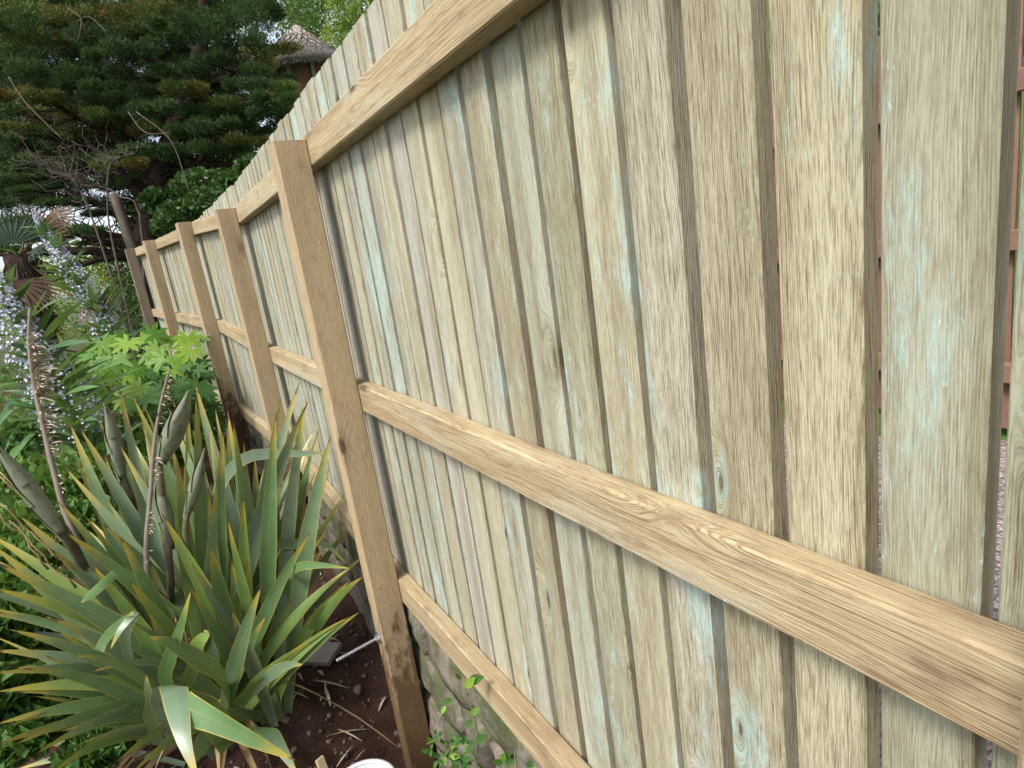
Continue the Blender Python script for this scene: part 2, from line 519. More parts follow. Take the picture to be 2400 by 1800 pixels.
def ground_z(x, y, rough=True):
    z = -1.90
    z += .47 * (1 - sstep(1.0, 1.95, y + .25 * (.3 - min(x, .3))))        # the bank the picture is taken from
    z += .10 * sstep(2.4, 4.0, y) + .45 * sstep(4.0, 9.0, y)
    z -= 2.5 * sstep(14, 60, y) + .8 * sstep(-3.0, -9.0, x)
    z -= 22 * sstep(60, 400, math.hypot(x, y))
    z -= .30 * math.exp(-((x - .55) ** 2 / .10 + (y - 2.0) ** 2 / .16))
    z += .10 * math.exp(-((x + .05) ** 2 + (y - 2.75) ** 2) / .12)
    if rough:
        z += .05 * mnoise.noise((x * 2.1, y * 2.1, 3.3)) + .03 * mnoise.noise((x * 7, y * 7, 1.2))
        if abs(x) < 2 and y < 6: z += .016 * mnoise.noise((x * 20, y * 20, 5.2)) + .010 * abs(mnoise.noise((x * 38, y * 38, 2.2)))
    return z


def grid_sheet(xs, ys, fz):
    V = [(x, y, fz(x, y)) for y in ys for x in xs]
    nx = len(xs)
    Fc = np.array([(j * nx + i, j * nx + i + 1, (j + 1) * nx + i + 1, (j + 1) * nx + i) for j in range(len(ys) - 1) for i in range(nx - 1)])
    return V, Fc


xs = [-900, -400, -160, -70, -35, -20, -13, -9, -6.5, -5, -4, -3.2, -2.6, -2.2] + list(np.arange(-1.9, .66, .03)) + [.7]
ys = [-60, -20, -8, -4, -2, -1, -.4, 0, .4, .7, .9] + list(np.arange(1.0, 4.6, .03)) + list(np.arange(4.7, 10, .2)) + [11, 12.5, 14.5, 17, 20, 25, 32, 42, 60, 90, 150, 250, 420, 900]
V, Fc = grid_sheet(xs, ys, lambda x, y: ground_z(x, y))
tag(link('garden_soil', mesh('garden_soil', V, Fc, M_SOIL)), kind='structure')

V, Fc = grid_sheet([.70, 1.0, 1.5, 2, 2.6, 3.2, 4, 5, 8], list(np.arange(-8, 11, .5)),
                   lambda x, y: -1.25 + .015 * mnoise.noise((x * 2, y * 2, 0)))
tag(link('gravel_yard', mesh('gravel_yard', V, Fc, M_GRAVEL)), kind='structure')


HUT_TOP, HUT_EAVE = at(692, 58, 15.6), at(760, 150, 15.6)          # peak of the hut roof and its eave


def hill_z(x, y):
    t = sstep(3.9, 16, x + .55 * (y - 6))
    z = -1.6 + 6.0 * t + .35 * mnoise.noise((x * .3, y * .3, 9)) * t + 14 * sstep(18, 60, x + .4 * y)
    k = math.exp(-((x - HUT_TOP.x) ** 2 + (y - HUT_TOP.y) ** 2) / 9.0)      # the knoll that carries the hut
    return z + (HUT_EAVE.z - 1.75 - z) * min(1, 1.25 * k)


V, Fc = grid_sheet([.72, 1.4, 2.2, 2.8, 3.3, 3.8, 4.3, 4.8, 5.3, 5.9, 6.5, 7.2, 8.5, 10, 12, 15, 19, 25, 35, 60, 120, 400],
                   [-300, -80, -30, -12, 11.2, 12.2, 13.2, 13.9, 14.5, 15.1, 15.7, 16.3, 17, 18, 19, 22, 26, 32, 40, 60, 100, 200, 600],
                   lambda x, y: hill_z(x, y) if y > -10 and x + .55 * (y - 6) > 3.9 else -1.6)
tag(link('hillside', mesh('hillside', V, Fc, M_GRASS)), kind='structure')


# ------------------------------------------------------------------ timber pieces
def timber(L, wd, th, ch=.004, seg=6, seed=0, warp=.0015, jag=.0):
    """sawn length along local Z (0..L), width on Y, thickness on X, eased edges"""
    rs = random.Random(seed)
    ring = []
    hx, hy = th / 2, wd / 2
    for sx, sy in ((-1, -1), (1, -1), (1, 1), (-1, 1)):
        a = (sx * hx, sy * (hy - ch)); c = (sx * (hx - ch), sy * hy)
        ring += [a, c] if sx * sy > 0 else [c, a]
    # order the eight points round the section
    ring.sort(key=lambda p: math.atan2(p[1] / hy, p[0] / hx))
    V, Fc = [], []
    ox = rs.uniform(-9, 9)
    for i in range(seg + 1):
        z = L * i / seg
        dx, dy = warp * mnoise.noise((ox, z * 1.7, 0)), warp * mnoise.noise((ox, z * 1.7, 5))
        for k, (px, py) in enumerate(ring):
            j = warp * .5 * mnoise.noise((ox + k, z * 4, 2))
            V.append((px + dx + j * .4, py + dy + j, z + (rs.uniform(-jag, jag) if i in (0, seg) else 0)))
    for i in range(seg):
        for k in range(8):
            m = (k + 1) % 8
            Fc.append((i * 8 + k, i * 8 + m, (i + 1) * 8 + m, (i + 1) * 8 + k))
    Fc.append(tuple(range(7, -1, -1)))
    Fc.append(tuple(range(seg * 8, seg * 8 + 8)))
    return V, Fc


def place(origin, zdir, xdir):
    """matrix with local Z along zdir and local X (thickness) near xdir"""
    z = Vector(zdir).normalized()
    x = Vector(xdir); x = (x - z * x.dot(z)).normalized()
    y = z.cross(x)
    m = Matrix((x, y, z)).transposed().to_4x4()
    m.translation = Vector(origin)
    return m


# ------------------------------------------------------------------ the timber fence
# back corner of each post where the rails run past it: x, y, then tops of the three rails, top of the boards, foot of the boards
P = [(.552, -3.80, .435, -.405, -1.178, .588, -1.245),
     (.552, .052, .435, -.405, -1.178, .588, -1.245),
     (.552, 2.076, .433, -.405, -1.178, .588, -1.245),
     (.552, 3.906, .435, -.405, -1.090, .585, -1.180),
     (.447, 5.730, .540, -.278, -1.040, .560, -1.150),
     (.205, 7.560, .572, -.215, -.980, .576, -1.10),
     (.000, 9.330, .628, -.165, -.920, .632, -1.04)]
fence = thing('timber_fence', 'long new timber fence of upright boards on square posts and three rails', 'fence', (.6, 2.0, -1.9))
RAIL_H, RAIL_T = .098, .050
BW, BT = .0880, .0315
board_mesh = {}


def board_me(L, var, wd):
    key = (round(L, 2), var, wd)
    if key not in board_mesh:
        V, Fc = timber(key[0], wd, BT, .0012 if var % 3 else .0025, 8, 100 + var, .0022)
        board_mesh[key] = mesh('board', V, Fc, M_BOARD, smooth=False)
    return board_mesh[key]


near_edges = [.205 - .185, .203, .385, .567, .757, .944, 1.125, 1.306, 1.486, 1.671, 1.850, 2.012, 2.183, 2.36, 2.543, 2.71, 2.896, 3.075, 3.25, 3.42, 3.59]
widths = [.147, .153, .151, .154, .151, .147, .148, .142, .145, .142, .143, .147, .146, .147, .142, .149, .145, .143, .142, .138, .14]
rb = random.Random(4)
nb = 0


def put_board(bx, by, d2, nrm, zt, zb, wd, var):
    m = place((bx, by, zb), (0.002 * rb.uniform(-1, 1), 0.0016 * rb.uniform(-1, 1), 1), nrm)
    me = board_me(zt - zb, var, wd)
    o = link('board', me, fence, m)
    return o


for k in range(len(P) - 1):
    a, c = P[k], P[k + 1]
    A, C = Vector((a[0], a[1], 0)), Vector((c[0], c[1], 0))
    d = (C - A); Lk = d.length; d.normalize()
    nrm = Vector((d.y, -d.x, 0))                     # towards the boards
    # rails run past behind the posts, one length to a bay
    for q, (ra, rc) in enumerate(((a[2], c[2]), (a[3], c[3]), (a[4], c[4]))):
        o0 = A + d * .050 + nrm * RAIL_T / 2; o1 = C + d * .046 + nrm * RAIL_T / 2
        o0.z, o1.z = ra - RAIL_H / 2, rc - RAIL_H / 2
        if k == 0: o0 = Vector((o0.x, -1.9, o0.z))
        L = (o1 - o0).length
        V, Fc = timber(L, RAIL_H, RAIL_T, .004, 10, 50 + k * 3 + q, .002)
        link('rail', mesh('rail', V, Fc, M_RAIL, smooth=False), fence, place(o0, o1 - o0, nrm))
    # boards
    if k == 0:
        spots = [(-1.0 * i * .1065 - .02, .0865) for i in range(0, 16)]
        for y, wd in spots:
            put_board(.6 + BT / 2 + .002, y + .0 - wd / 2 - .10, d, nrm, .588, -1.245, wd, rb.randrange(6))
        continue
    if k == 1:
        for e, wd in zip(near_edges, widths):
            wd = round(wd * .6 + .002, 3)
            put_board(.602 + BT / 2 + rb.uniform(0, .003), e * .6 + wd / 2, d, nrm, .588 + rb.uniform(-.004, .004), -1.245, wd, rb.randrange(6))
        continue
    s = .085 if k == 2 else .03
    pitch = .1045
    while s < Lk + .02:
        t = s / Lk
        zt = round(a[5] + (c[5] - a[5]) * t, 2) + rb.uniform(-.004, .004)
        zb = a[6] + (c[6] - a[6]) * t
        p = A + d * (s + BW / 2) + nrm * (RAIL_T + BT / 2 + .002 + rb.uniform(0, .002))
        put_board(p.x, p.y, d, nrm, zt, zb, BW if rb.random() < .6 else .084, rb.randrange(6))
        s += pitch + rb.uniform(-.003, .003)

# posts, in front of the rails, bolted to the wall with threaded rod
PD, PW = .105, .095
post_tops = [.43, .43, .415, .425, .548, .575, .635]
posts = []
for k, a in enumerate(P):
    q = P[min(k + 1, len(P) - 1)]
    p0 = P[max(k - 1, 0)] if k == len(P) - 1 else a
    d = Vector((q[0] - p0[0], q[1] - p0[1], 0)).normalized()
    if k == 3: d = Vector((-.02, 1, 0)).normalized()
    nrm = Vector((d.y, -d.x, 0))
    c = Vector((a[0], a[1], 0)) + d * PW / 2 - nrm * PD / 2
    zb = ground_z(c.x, c.y, False) - .28
    L = post_tops[k] - zb
    V, Fc = timber(L, PW, PD, .004, 12, 900 + k, .004)
    po = link('post', mesh('post', V, Fc, M_GREYPOST if k == 6 else M_POST, smooth=False), fence, place((c.x, c.y, zb), (0, 0, 1), nrm))  # the end post gets a darker, greyer timber
    if k == 6: po['label'] = 'grey end post'
    posts.append((c, d, nrm, zb))


def rod(cx, cy, cz, nrm, out):
    tip = Vector((cx, cy, cz)) - nrm * out
    n = 30
    pth = [Vector((cx, cy, cz)) + (tip - Vector((cx, cy, cz))) * i / n for i in range(n + 1)]
    V, Fc, U = tube(pth, [.0062 if i % 2 else .0052 for i in range(n + 1)], 8)
    r = link('threaded_rod', mesh('threaded_rod', V, Fc, M_STEEL, smooth=False), fence)
    wm = MB()
    wm.add(*tube([Vector((cx, cy, cz)) - nrm * .000, Vector((cx, cy, cz)) - nrm * .004], .024, 16))
    link('washer', wm.mesh('washer', M_STEEL, False), r)
    nm = MB()
    nm.add(*tube([Vector((cx, cy, cz)) - nrm * .004, Vector((cx, cy, cz)) - nrm * .015], .0125, 6))
    link('nut', nm.mesh('nut', M_STEEL, False), r)


for k, zr, out in ((2, -1.405, .175), (3, -1.41, .19), (4, -1.42, .2)):
    c, d, nrm, zb = posts[k]
    f = c - nrm * (PD / 2 + .001)
    rod(f.x, f.y, zr, nrm + Vector((0, 0, .0)) + d * .12, out)


# ------------------------------------------------------------------ low stone wall under the fence
wall = thing('stone_wall', 'low mossy rubble stone wall under the foot of the timber fence', 'wall', (.75, 2.0, -1.9))
WP = [(.57, -3.8, -1.282), (.57, 2.076, -1.282), (.57, 3.906, -1.196), (.465, 5.73, -1.146), (.223, 7.56, -1.086), (.018, 9.33, -1.026)]
mb = MB()
for (x0, y0, z0), (x1, y1, z1) in zip(WP[:-1], WP[1:]):
    o = .035
    b0, b1 = -2.5, -2.5
    V = [(x0 + o, y0, b0), (x1 + o, y1, b1), (x1 + .34, y1, b1), (x0 + .34, y0, b0),
         (x0 + o, y0, z0 - .01), (x1 + o, y1, z1 - .01), (x1 + .34, y1, z1 - .01), (x0 + .34, y0, z0 - .01)]
    mb.add(V, [(0, 1, 5, 4), (1, 2, 6, 5), (2, 3, 7, 6), (3, 0, 4, 7), (4, 5, 6, 7)])
link('mortar', mb.mesh('mortar', M_STONE, False), wall)


def rock_mesh(name, sx, sy, sz, seed, n=5, rough=.12, mat=None, box=.55):
    """rounded irregular stone"""
    V, Fc, idx = [], [], {}
    def vid(p):
        k = tuple(round(c, 4) for c in p)
        if k not in idx:
            idx[k] = len(V)
            v = Vector(p)
            s = v.normalized() * 1.0
            q = s.lerp(v, box)
            q = q * (1 + rough * mnoise.noise(Vector(p) * 1.3 + Vector((seed * 3.1, 0, 0))) + rough * .5 * mnoise.noise(Vector(p) * 3.1 + Vector((0, seed * 3.1, 0))))
            V.append((q.x * sx / 2, q.y * sy / 2, q.z * sz / 2))
        return idx[k]
    for ax in range(3):
        for sg in (-1, 1):
            for i in range(n):
                for j in range(n):
                    qd = []
                    for di, dj in ((0, 0), (1, 0), (1, 1), (0, 1)):
                        u, v = -1 + 2 * (i + di) / n, -1 + 2 * (j + dj) / n
                        p = [0, 0, 0]; p[ax] = sg; p[(ax + 1) % 3] = u; p[(ax + 2) % 3] = v
                        qd.append(vid(p))
                    Fc.append(qd if sg > 0 else qd[::-1])
    return mesh(name, V, Fc, mat or M_STONE)


rw = random.Random(11)
stone_meshes = [rock_mesh('stone', 1, 1, 1, i, 5, .16) for i in range(7)]
for (x0, y0, z0), (x1, y1, z1) in zip(WP[:-1], WP[1:]):
    y = max(y0, -.3)
    if y1 < y: continue
    ztop = 0.0
    for row in range(4):
        yy = max(y0, .2) - rw.uniform(0, .1)
        while yy < y1 - .05:
            wdt = rw.uniform(.2, .42)
            t = (yy + wdt / 2 - y0) / (y1 - y0)
            xx = x0 + (x1 - x0) * t; zt = z0 + (z1 - z0) * t
            hh = [.21, .23, .26, .26][row] + rw.uniform(-.03, .03)
            zc = zt - .015 - [0, .20, .42, .66][row] - hh / 2
            o = link('stone', rw.choice(stone_meshes), wall)
            o.matrix_basis = Matrix.Translation((xx + .085, yy + wdt / 2, zc)) @ Matrix.Rotation(rw.uniform(-.12, .12), 4, 'X') @ Matrix.Rotation(rw.choice((0, math.pi)), 4, 'Z') @ Matrix.Diagonal((.17 + rw.uniform(0, .03), wdt * .99, hh * .98, 1))
            yy += wdt


# ------------------------------------------------------------------ far side of the fence: yard and a red-brown fence
rf = thing('red_brown_fence', 'red brown boarded fence across the gravel yard, glimpsed through the gaps', 'fence', (3.3, 1.5, -1.25))
rr = random.Random(3)
V, Fc = timber(1.9, .145, .022, .003, 3, 77, .004)
rbm = mesh('board', V, Fc, M_RED, smooth=False)
for i in range(34):
    y = -1.2 + i * .153
    link('board', rbm, rf, place((3.30 + rr.uniform(0, .01), y, -1.2 + rr.uniform(-.02, .02)), (0, rr.uniform(-.02, .02), 1), (1, 0, 0)))
for z in (-.9, -.30, .35):
    V, Fc = timber(5.4, .09, .05, .004, 3, int(z * 10) + 60, .004)
    link('rail', mesh('rail', V, Fc, M_RED, smooth=False), rf, place((3.262, -1.3, z), (0, 1, 0), (1, 0, 0)))


# ------------------------------------------------------------------ foliage clouds
def leaf_cloud(centres, radii, n, size, aspect=.4, up=.3, tone=None, shell=.5, jitter=1.0, tri=False, drift=0.0, rng=RNG):
    """n leaf quads per unit; centres (k,3), radii (k,3); returns V,F,UV with uv.x = tone of each leaf"""
    C = np.repeat(np.asarray(centres, float), n, axis=0)
    Rd = np.repeat(np.asarray(radii, float), n, axis=0)
    m = len(C)
    D = rng.normal(size=(m, 3)); D /= np.linalg.norm(D, axis=1)[:, None]
    rad = shell + (1 - shell) * rng.random(m) ** .5
    p = C + D * Rd * rad[:, None]
    ax = D * .7 + rng.normal(size=(m, 3)) * .6 * jitter; ax[:, 2] += up
    ax /= np.linalg.norm(ax, axis=1)[:, None]
    ot = np.cross(ax, rng.normal(size=(m, 3))); ot /= np.linalg.norm(ot, axis=1)[:, None] + 1e-9
    s = size * (.6 + .8 * rng.random(m))[:, None]
    a, b = ax * s, ot * s * aspect
    nn = np.cross(ax, ot) * s * .12
    q = np.stack([p - a * .5, p + b * .5 + nn, p + a * .5, p - b * .5 + nn], 1)
    if tone is None: tn = rng.random(m)
    else: tn = np.clip(np.repeat(np.asarray(tone, float), n) + rng.normal(size=m) * .13, 0, 1)
    U = np.repeat(np.stack([tn, rng.random(m)], 1), 4, axis=0)
    if tri:
        q = q[:, :3]; U = np.repeat(np.stack([tn, rng.random(m)], 1), 3, axis=0)
        return q.reshape(-1, 3), np.arange(m * 3).reshape(m, 3), U
    return q.reshape(-1, 3), np.arange(m * 4).reshape(m, 4), U


def crown(parent, parts, mat, name='crown'):
    Vs, Fs, Us, n = [], [], [], 0
    for V, Fc, U in parts:
        Vs.append(V); Fs.append(Fc + n); Us.append(U); n += len(V)
    o = link(name, mesh(name, np.concatenate(Vs), np.concatenate(Fs), mat, np.concatenate(Us), smooth=False), parent)
    o['kind'] = 'stuff'
    return o


def wiggle(p0, p1, n, amp, seed, sag=0.0):
    p0, p1 = np.array(p0, float), np.array(p1, float)
    t = np.linspace(0, 1, n)[:, None]
    P_ = p0 + (p1 - p0) * t
    for i in range(n):
        k = math.sin(math.pi * i / (n - 1))
        P_[i] += k * amp * np.array([mnoise.noise((seed, i * .45, 0)), mnoise.noise((seed, i * .45, 7)), mnoise.noise((seed, i * .45, 14))])
        P_[i, 2] -= sag * k
    return P_


# ---- the big cypress
tb = at(335, 640, 10.6)
cyp = thing('cypress_tree', 'large dark spreading cypress with flat layered foliage behind the far end of the fence', 'tree', (tb.x, tb.y, ground_z(tb.x, tb.y, False)))
base = np.array([tb.x, tb.y, ground_z(tb.x, tb.y, False) - .1])
tr1 = catmull([base, at(345, 600, 10.6), at(352, 500, 10.8), at(400, 330, 11.0), at(440, 200, 11.2), at(480, 60, 11.3), at(470, -160, 11.4)], 22)
mb = MB(); mb.add(*tube(tr1, np.linspace(.24, .09, 22), 10))
link('trunk', mb.mesh('trunk', M_BARK), cyp)
limb_px = [((345, 590, 10.6), (230, 560, 10.3), (60, 520, 10.0)), ((340, 610, 10.6), (200, 590, 10.2), (-40, 600, 9.8)), ((348, 560, 10.7), (270, 500, 10.4), (150, 440, 10.0)),
           ((350, 500, 10.8), (420, 420, 11), (520, 330, 11.2)), ((355, 480, 10.8), (440, 400, 11), (560, 380, 10.8)), ((370, 420, 10.9), (260, 320, 10.6), (120, 240, 10)),
           ((400, 330, 11.0), (450, 230, 10.9), (600, 150, 10.4)), ((440, 200, 11.2), (340, 130, 10.8), (180, 90, 10.2)), ((380, 390, 10.9), (430, 300, 11.2), (480, 150, 11.8)),
           ((343, 600, 10.6), (290, 560, 10.5), (160, 540, 10.6)), ((345, 610, 10.5), (280, 600, 10.1), (120, 640, 9.6)), ((352, 520, 10.7), (300, 420, 10.5), (200, 330, 10.2))]
limb_pts = []
for i, (a, b_, c) in enumerate(limb_px):
    pth = catmull([at(*a), at(*b_), at(*c)], 14)
    for j in range(1, 14): pth[j] += .06 * np.array([mnoise.noise((i, j * .6, 0)), mnoise.noise((i, j * .6, 3)), mnoise.noise((i, j * .6, 6))])
    mb = MB(); mb.add(*tube(pth, np.linspace(.11, .03, 14), 7))
    link('limb', mb.mesh('limb', M_BARK), cyp)
    limb_pts.append(pth)
rc = random.Random(21)
# flat plates of foliage: bearing, depth, half length and half height
cl, rd, tone = [], [], []


def plate(px, py, dep, rx, rz, tn):
    c = at(px, py, dep)
    k = dep / F
    m = max(1, int(rx / 26))
    for i in range(m):                           # a plate is a row of overlapping tufts, so its edge is broken
        u = (i + .5) / m * 2 - 1
        cc = at(px + u * rx + rc.uniform(-8, 8), py + rc.uniform(-.45, .45) * rz + abs(u) * rz * .35, dep + rc.uniform(-.5, .5))
        cl.append(cc); s = (1 - .45 * u * u)
        rd.append((34 * k * s * rc.uniform(.8, 1.3), 34 * k * s * rc.uniform(.9, 1.5), rz * k * s * rc.uniform(.6, .95)))
        tone.append(tn + rc.uniform(-.1, .1))


plates = [(90, 30, 130, 26), (300, 20, 120, 26), (430, 45, 100, 26), (560, 30, 110, 34), (600, 50, 50, 30), (60, 90, 120, 24), (230, 75, 110, 26), (520, 90, 110, 28), (560, 115, 70, 24),
          (120, 165, 120, 24), (180, 195, 70, 22), (270, 115, 90, 24), (350, 75, 60, 22), (470, 140, 80, 22), (560, 150, 90, 22),  (250, 170, 70, 22), (330, 110, 60, 18),
          (60, 215, 90, 24), (150, 270, 100, 24), (230, 260, 90, 20), (60, 300, 80, 22), (240, 225, 70, 20), (360, 250, 60, 18), (440, 210, 60, 22), (530, 195, 100, 22), (600, 200, 90, 16), (660, 205, 50, 12), (672, 112, 36, 6), (590, 160, 50, 16), (560, 230, 120, 20), (650, 225, 70, 16),
          (520, 260, 110, 20), (610, 265, 80, 20), (560, 300, 90, 18), (470, 290, 90, 20), (590, 330, 60, 18), (520, 340, 70, 16), (300, 290, 90, 18), (380, 300, 70, 18), (200, 310, 70, 16), (60, 350, 70, 30), (90, 380, 60, 24), (30, 260, 50, 20),
          (380, 360, 60, 18), (440, 340, 60, 18), (20, 30, 60, 30), (600, 20, 60, 26), (300, 200, 60, 20), (410, 160, 60, 18), (20, 150, 60, 26), (20, 420, 60, 18), (140, 410, 60, 12), (40, 470, 70, 14), (150, 470, 70, 12), (230, 430, 60, 14), (280, 380, 70, 18), (330, 420, 60, 20), (100, 320, 80, 20), (20, 330, 50, 18), (210, 365, 60, 14), (250, 500, 60, 10), (350, 345, 70, 18), (80, 440, 60, 14), (60, 520, 80, 12), (170, 540, 80, 12), (110, 560, 70, 10), (20, 580, 50, 10), (220, 570, 50, 8)]
for (px, py, rx, rz) in plates:
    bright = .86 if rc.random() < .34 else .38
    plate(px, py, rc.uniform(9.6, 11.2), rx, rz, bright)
for i in range(215):                               # inside and back of the tree, inner shade put into a darker tone
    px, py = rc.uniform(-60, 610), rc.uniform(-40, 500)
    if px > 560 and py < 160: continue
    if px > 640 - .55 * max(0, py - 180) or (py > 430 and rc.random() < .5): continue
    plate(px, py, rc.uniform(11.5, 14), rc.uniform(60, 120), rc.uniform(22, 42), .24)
for i in range(46):                               # round the crown, outside the view too
    an = rc.uniform(0, 6.28); rr_ = rc.uniform(1.2, 4.6)
    c = Vector((1.2 + math.cos(an) * rr_, 12.2 + math.sin(an) * rr_, rc.uniform(5.2, 7.4) - rr_ * .12))
    cl.append(c); rd.append((.9, .9, .28)); tone.append(.4)
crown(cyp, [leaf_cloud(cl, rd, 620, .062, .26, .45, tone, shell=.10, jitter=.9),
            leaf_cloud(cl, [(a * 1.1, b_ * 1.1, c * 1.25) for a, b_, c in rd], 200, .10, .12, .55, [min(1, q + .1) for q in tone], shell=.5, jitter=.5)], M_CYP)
mb = MB()
for i in range(260):                              # dead inner twigs
    pth0 = limb_pts[rc.randrange(len(limb_pts))]
    s = pth0[rc.randrange(3, 14)]
    e = s + np.array([rc.uniform(-1.0, .7), rc.uniform(-.6, .4), rc.uniform(-.15, .75)])
    mb.add(*tube(wiggle(s, e, 6, .25, i * 1.7), np.linspace(.014, .004, 6), 4))
tw = link('twigs', mb.mesh('twigs', M_BARK), cyp); tw['kind'] = 'stuff'

# ---- bare dead bush in front of it, and the grey sawn stump post
db = at(250, 600, 8.8)
dead = thing('dead_bush', 'bare grey leafless bush arching in front of the dark cypress', 'bush', (db.x, db.y, ground_z(db.x, db.y, False)))
bb = np.array([db.x, db.y, ground_z(db.x, db.y, False)])
st = [[bb, at(262, 560, 8.8), at(250, 440, 8.8)], [at(250, 440, 8.8), at(262, 380, 8.7), at(316, 358, 8.6)], [at(250, 440, 8.8), at(190, 430, 8.7), at(130, 380, 8.6)],
      [bb, at(200, 470, 8.6), at(110, 395, 8.5)], [bb, at(330, 520, 8.8), at(280, 460, 8.7), at(250, 440, 8.7)]]
mb = MB()
for pth in st: mb.add(*tube(catmull(pth, 12), np.linspace(.018, .008, 12), 5))
link('stem', mb.mesh('stem', M_BARE), dead)
mb = MB()
for i in range(85):
    q = catmull(st[rc.randrange(1, 4)], 12)[rc.randrange(2, 12)]
    ang = rc.uniform(2.2, 3.9)
    e = q + np.array(at(200, 400, 8.7) * 0) + np.array([-.5 * rc.uniform(-.3, 1), rc.uniform(-.3, .2), rc.uniform(-.12, .5)]) * rc.uniform(.5, 1.7)
    mb.add(*tube(wiggle(q, e, 7, .3, i * 2.3, -.03), np.linspace(.006, .0022, 7), 4))
for a, b_, c in (((320, 262), (400, 330), (444, 450)), ((300, 262), (340, 310), (400, 312)), ((180, 50), (210, 40), (250, 75)), ((160, 20), (190, 45), (182, 95)), ((20, 180), (60, 240), (150, 330)), ((444, 450), (470, 470), (500, 480))):
    mb.add(*tube(catmull([at(*a, 9.2), at(*b_, 9.1), at(*c, 9.0)], 14), np.linspace(.009, .006, 14), 4))
tw = link('twigs', mb.mesh('twigs', M_BARE), dead); tw['kind'] = 'stuff'

p0, p1 = at(322, 600, 9.9), at(266, 456, 9.9)
p0.z -= .5
stp = thing('old_post', 'leaning grey weathered round post standing behind the far end of the fence', 'post', (p0.x, p0.y, p0.z))
mb = MB(); mb.add(*tube(wiggle(p0, p1, 8, .04, 3), np.linspace(.09, .072, 8), 12))
link('shaft', mb.mesh('shaft', M_STUMP), stp)


# ---- shrubs beyond
def shrub(name, label, blobs, n, size, mat, aspect=.5, cat='shrub', group=None, shell=.3, tone=None, stems=6, up=.3):
    cs = [at(px, py, dp) for px, py, dp, rx, ry in blobs]
    rs = [(rx * dp / F, rx * dp / F, ry * dp / F) for px, py, dp, rx, ry in blobs]
    c = sum(cs, Vector()) / len(cs)
    gz = hill_z(c.x, c.y) if c.x > 1.8 and c.y > 9 else (-1.25 if c.x > .8 and c.y < 11 else ground_z(c.x, c.y, False))
    zb = min(gz, min(q.z for q in cs) - .2)
    t = thing(name, label, cat, (c.x, c.y, zb), group)
    crown(t, [leaf_cloud(cs, rs, n, size, aspect, up, tone, shell=shell)], mat, 'foliage')
    mb = MB()
    for i in range(stems):
        q = rc.choice(cs)
        mb.add(*tube(wiggle((c.x + rc.uniform(-.2, .2), c.y + rc.uniform(-.2, .2), zb), q, 7, .25, i * 5.1), np.linspace(.03, .008, 7), 5))
    link('stems', mb.mesh('stems', M_BARK), t)
    return t


shrub('ivy_bush', 'dark glossy ivy thicket spilling over the far end of the fence', [(430, 500, 9.6, 60, 34), (500, 470, 9.4, 60, 34), (400, 530, 9.9, 45, 26), (470, 430, 10, 70, 34), (550, 430, 9.6, 50, 30), (590, 390, 9.6, 40, 24), (370, 470, 10.2, 40, 30), (540, 480, 9.2, 36, 22)],
      900, .085, M_IVY, .8)
shrub('leafy_shrub', 'bright green leafy shrub seen below the cypress branches', [(450, 390, 12.6, 70, 36), (540, 370, 12.4, 60, 36), (590, 350, 12, 50, 34), (430, 470, 12.2, 60, 40), (380, 440, 12.8, 50, 40), (330, 520, 13, 50, 40), (520, 420, 12, 60, 30), (480, 330, 13, 60, 30), (560, 90, 15.5, 70, 30), (600, 250, 13, 50, 30)],
      760, .085, M_SHRUB, .55, tone=[.35] * 10)
shrub('lime_hedge', 'yellow green bush behind the end post of the fence', [(120, 610, 13, 70, 34), (220, 590, 13, 70, 30), (60, 650, 13, 60, 30), (200, 640, 12, 70, 40), (270, 620, 12.2, 60, 44), (250, 690, 11.6, 70, 50), (150, 690, 12, 60, 50), (300, 690, 11.5, 40, 46), (310, 590, 12.4, 40, 30), (60, 760, 12.5, 80, 50), (180, 760, 12, 80, 46)],
      900, .07, M_LIME, .5)
shrub('dark_shrub', 'dim small leaved shrub hugging the end post of the fence', [(290, 660, 10.5, 30, 60), (300, 730, 10.3, 32, 50), (320, 780, 10.1, 36, 40), (270, 740, 10.4, 40, 44)], 800, .05, M_IVY, .5)
shrub('lime_conifer', 'bright lime green feathery bush above the thatched roof', [(780, 40, 21, 22, 60), (775, 90, 21, 22, 30), (785, -20, 21, 20, 40)], 700, .10, M_LIME, .3, tone=[.9] * 3, up=.9)
shrub('bamboo_clump', 'mid green bushy trees filling the slope behind the thatched hut', [(720, 20, 23, 50, 44), (735, 70, 22.5, 40, 40), (690, 30, 24, 50, 50), (830, 70, 20, 40, 44), (850, 20, 20.5, 46, 40), (820, 110, 19.6, 30, 26), (900, -10, 21, 50, 44), (760, -20, 24, 80, 40), (660, 30, 25, 50, 60), (800, 10, 24, 50, 60)],
      620, .17, M_SHRUB, .45, tone=[.45, .35, .4, .7, .75, .7, .6, .4, .3, .3])
shrub('yard_bush', 'dark green bush rising over the red brown fence', [(2420, 30, 3.9, 330, 130), (2050, 60, 4.0, 230, 120)], 1500, .05, M_IVY, .6)


# ---- thatched hut on the slope
hc = HUT_TOP
hut = thing('thatched_hut', 'small round hut with a thatched conical roof behind the fence', 'hut', (hc.x, hc.y, hill_z(hc.x, hc.y)))


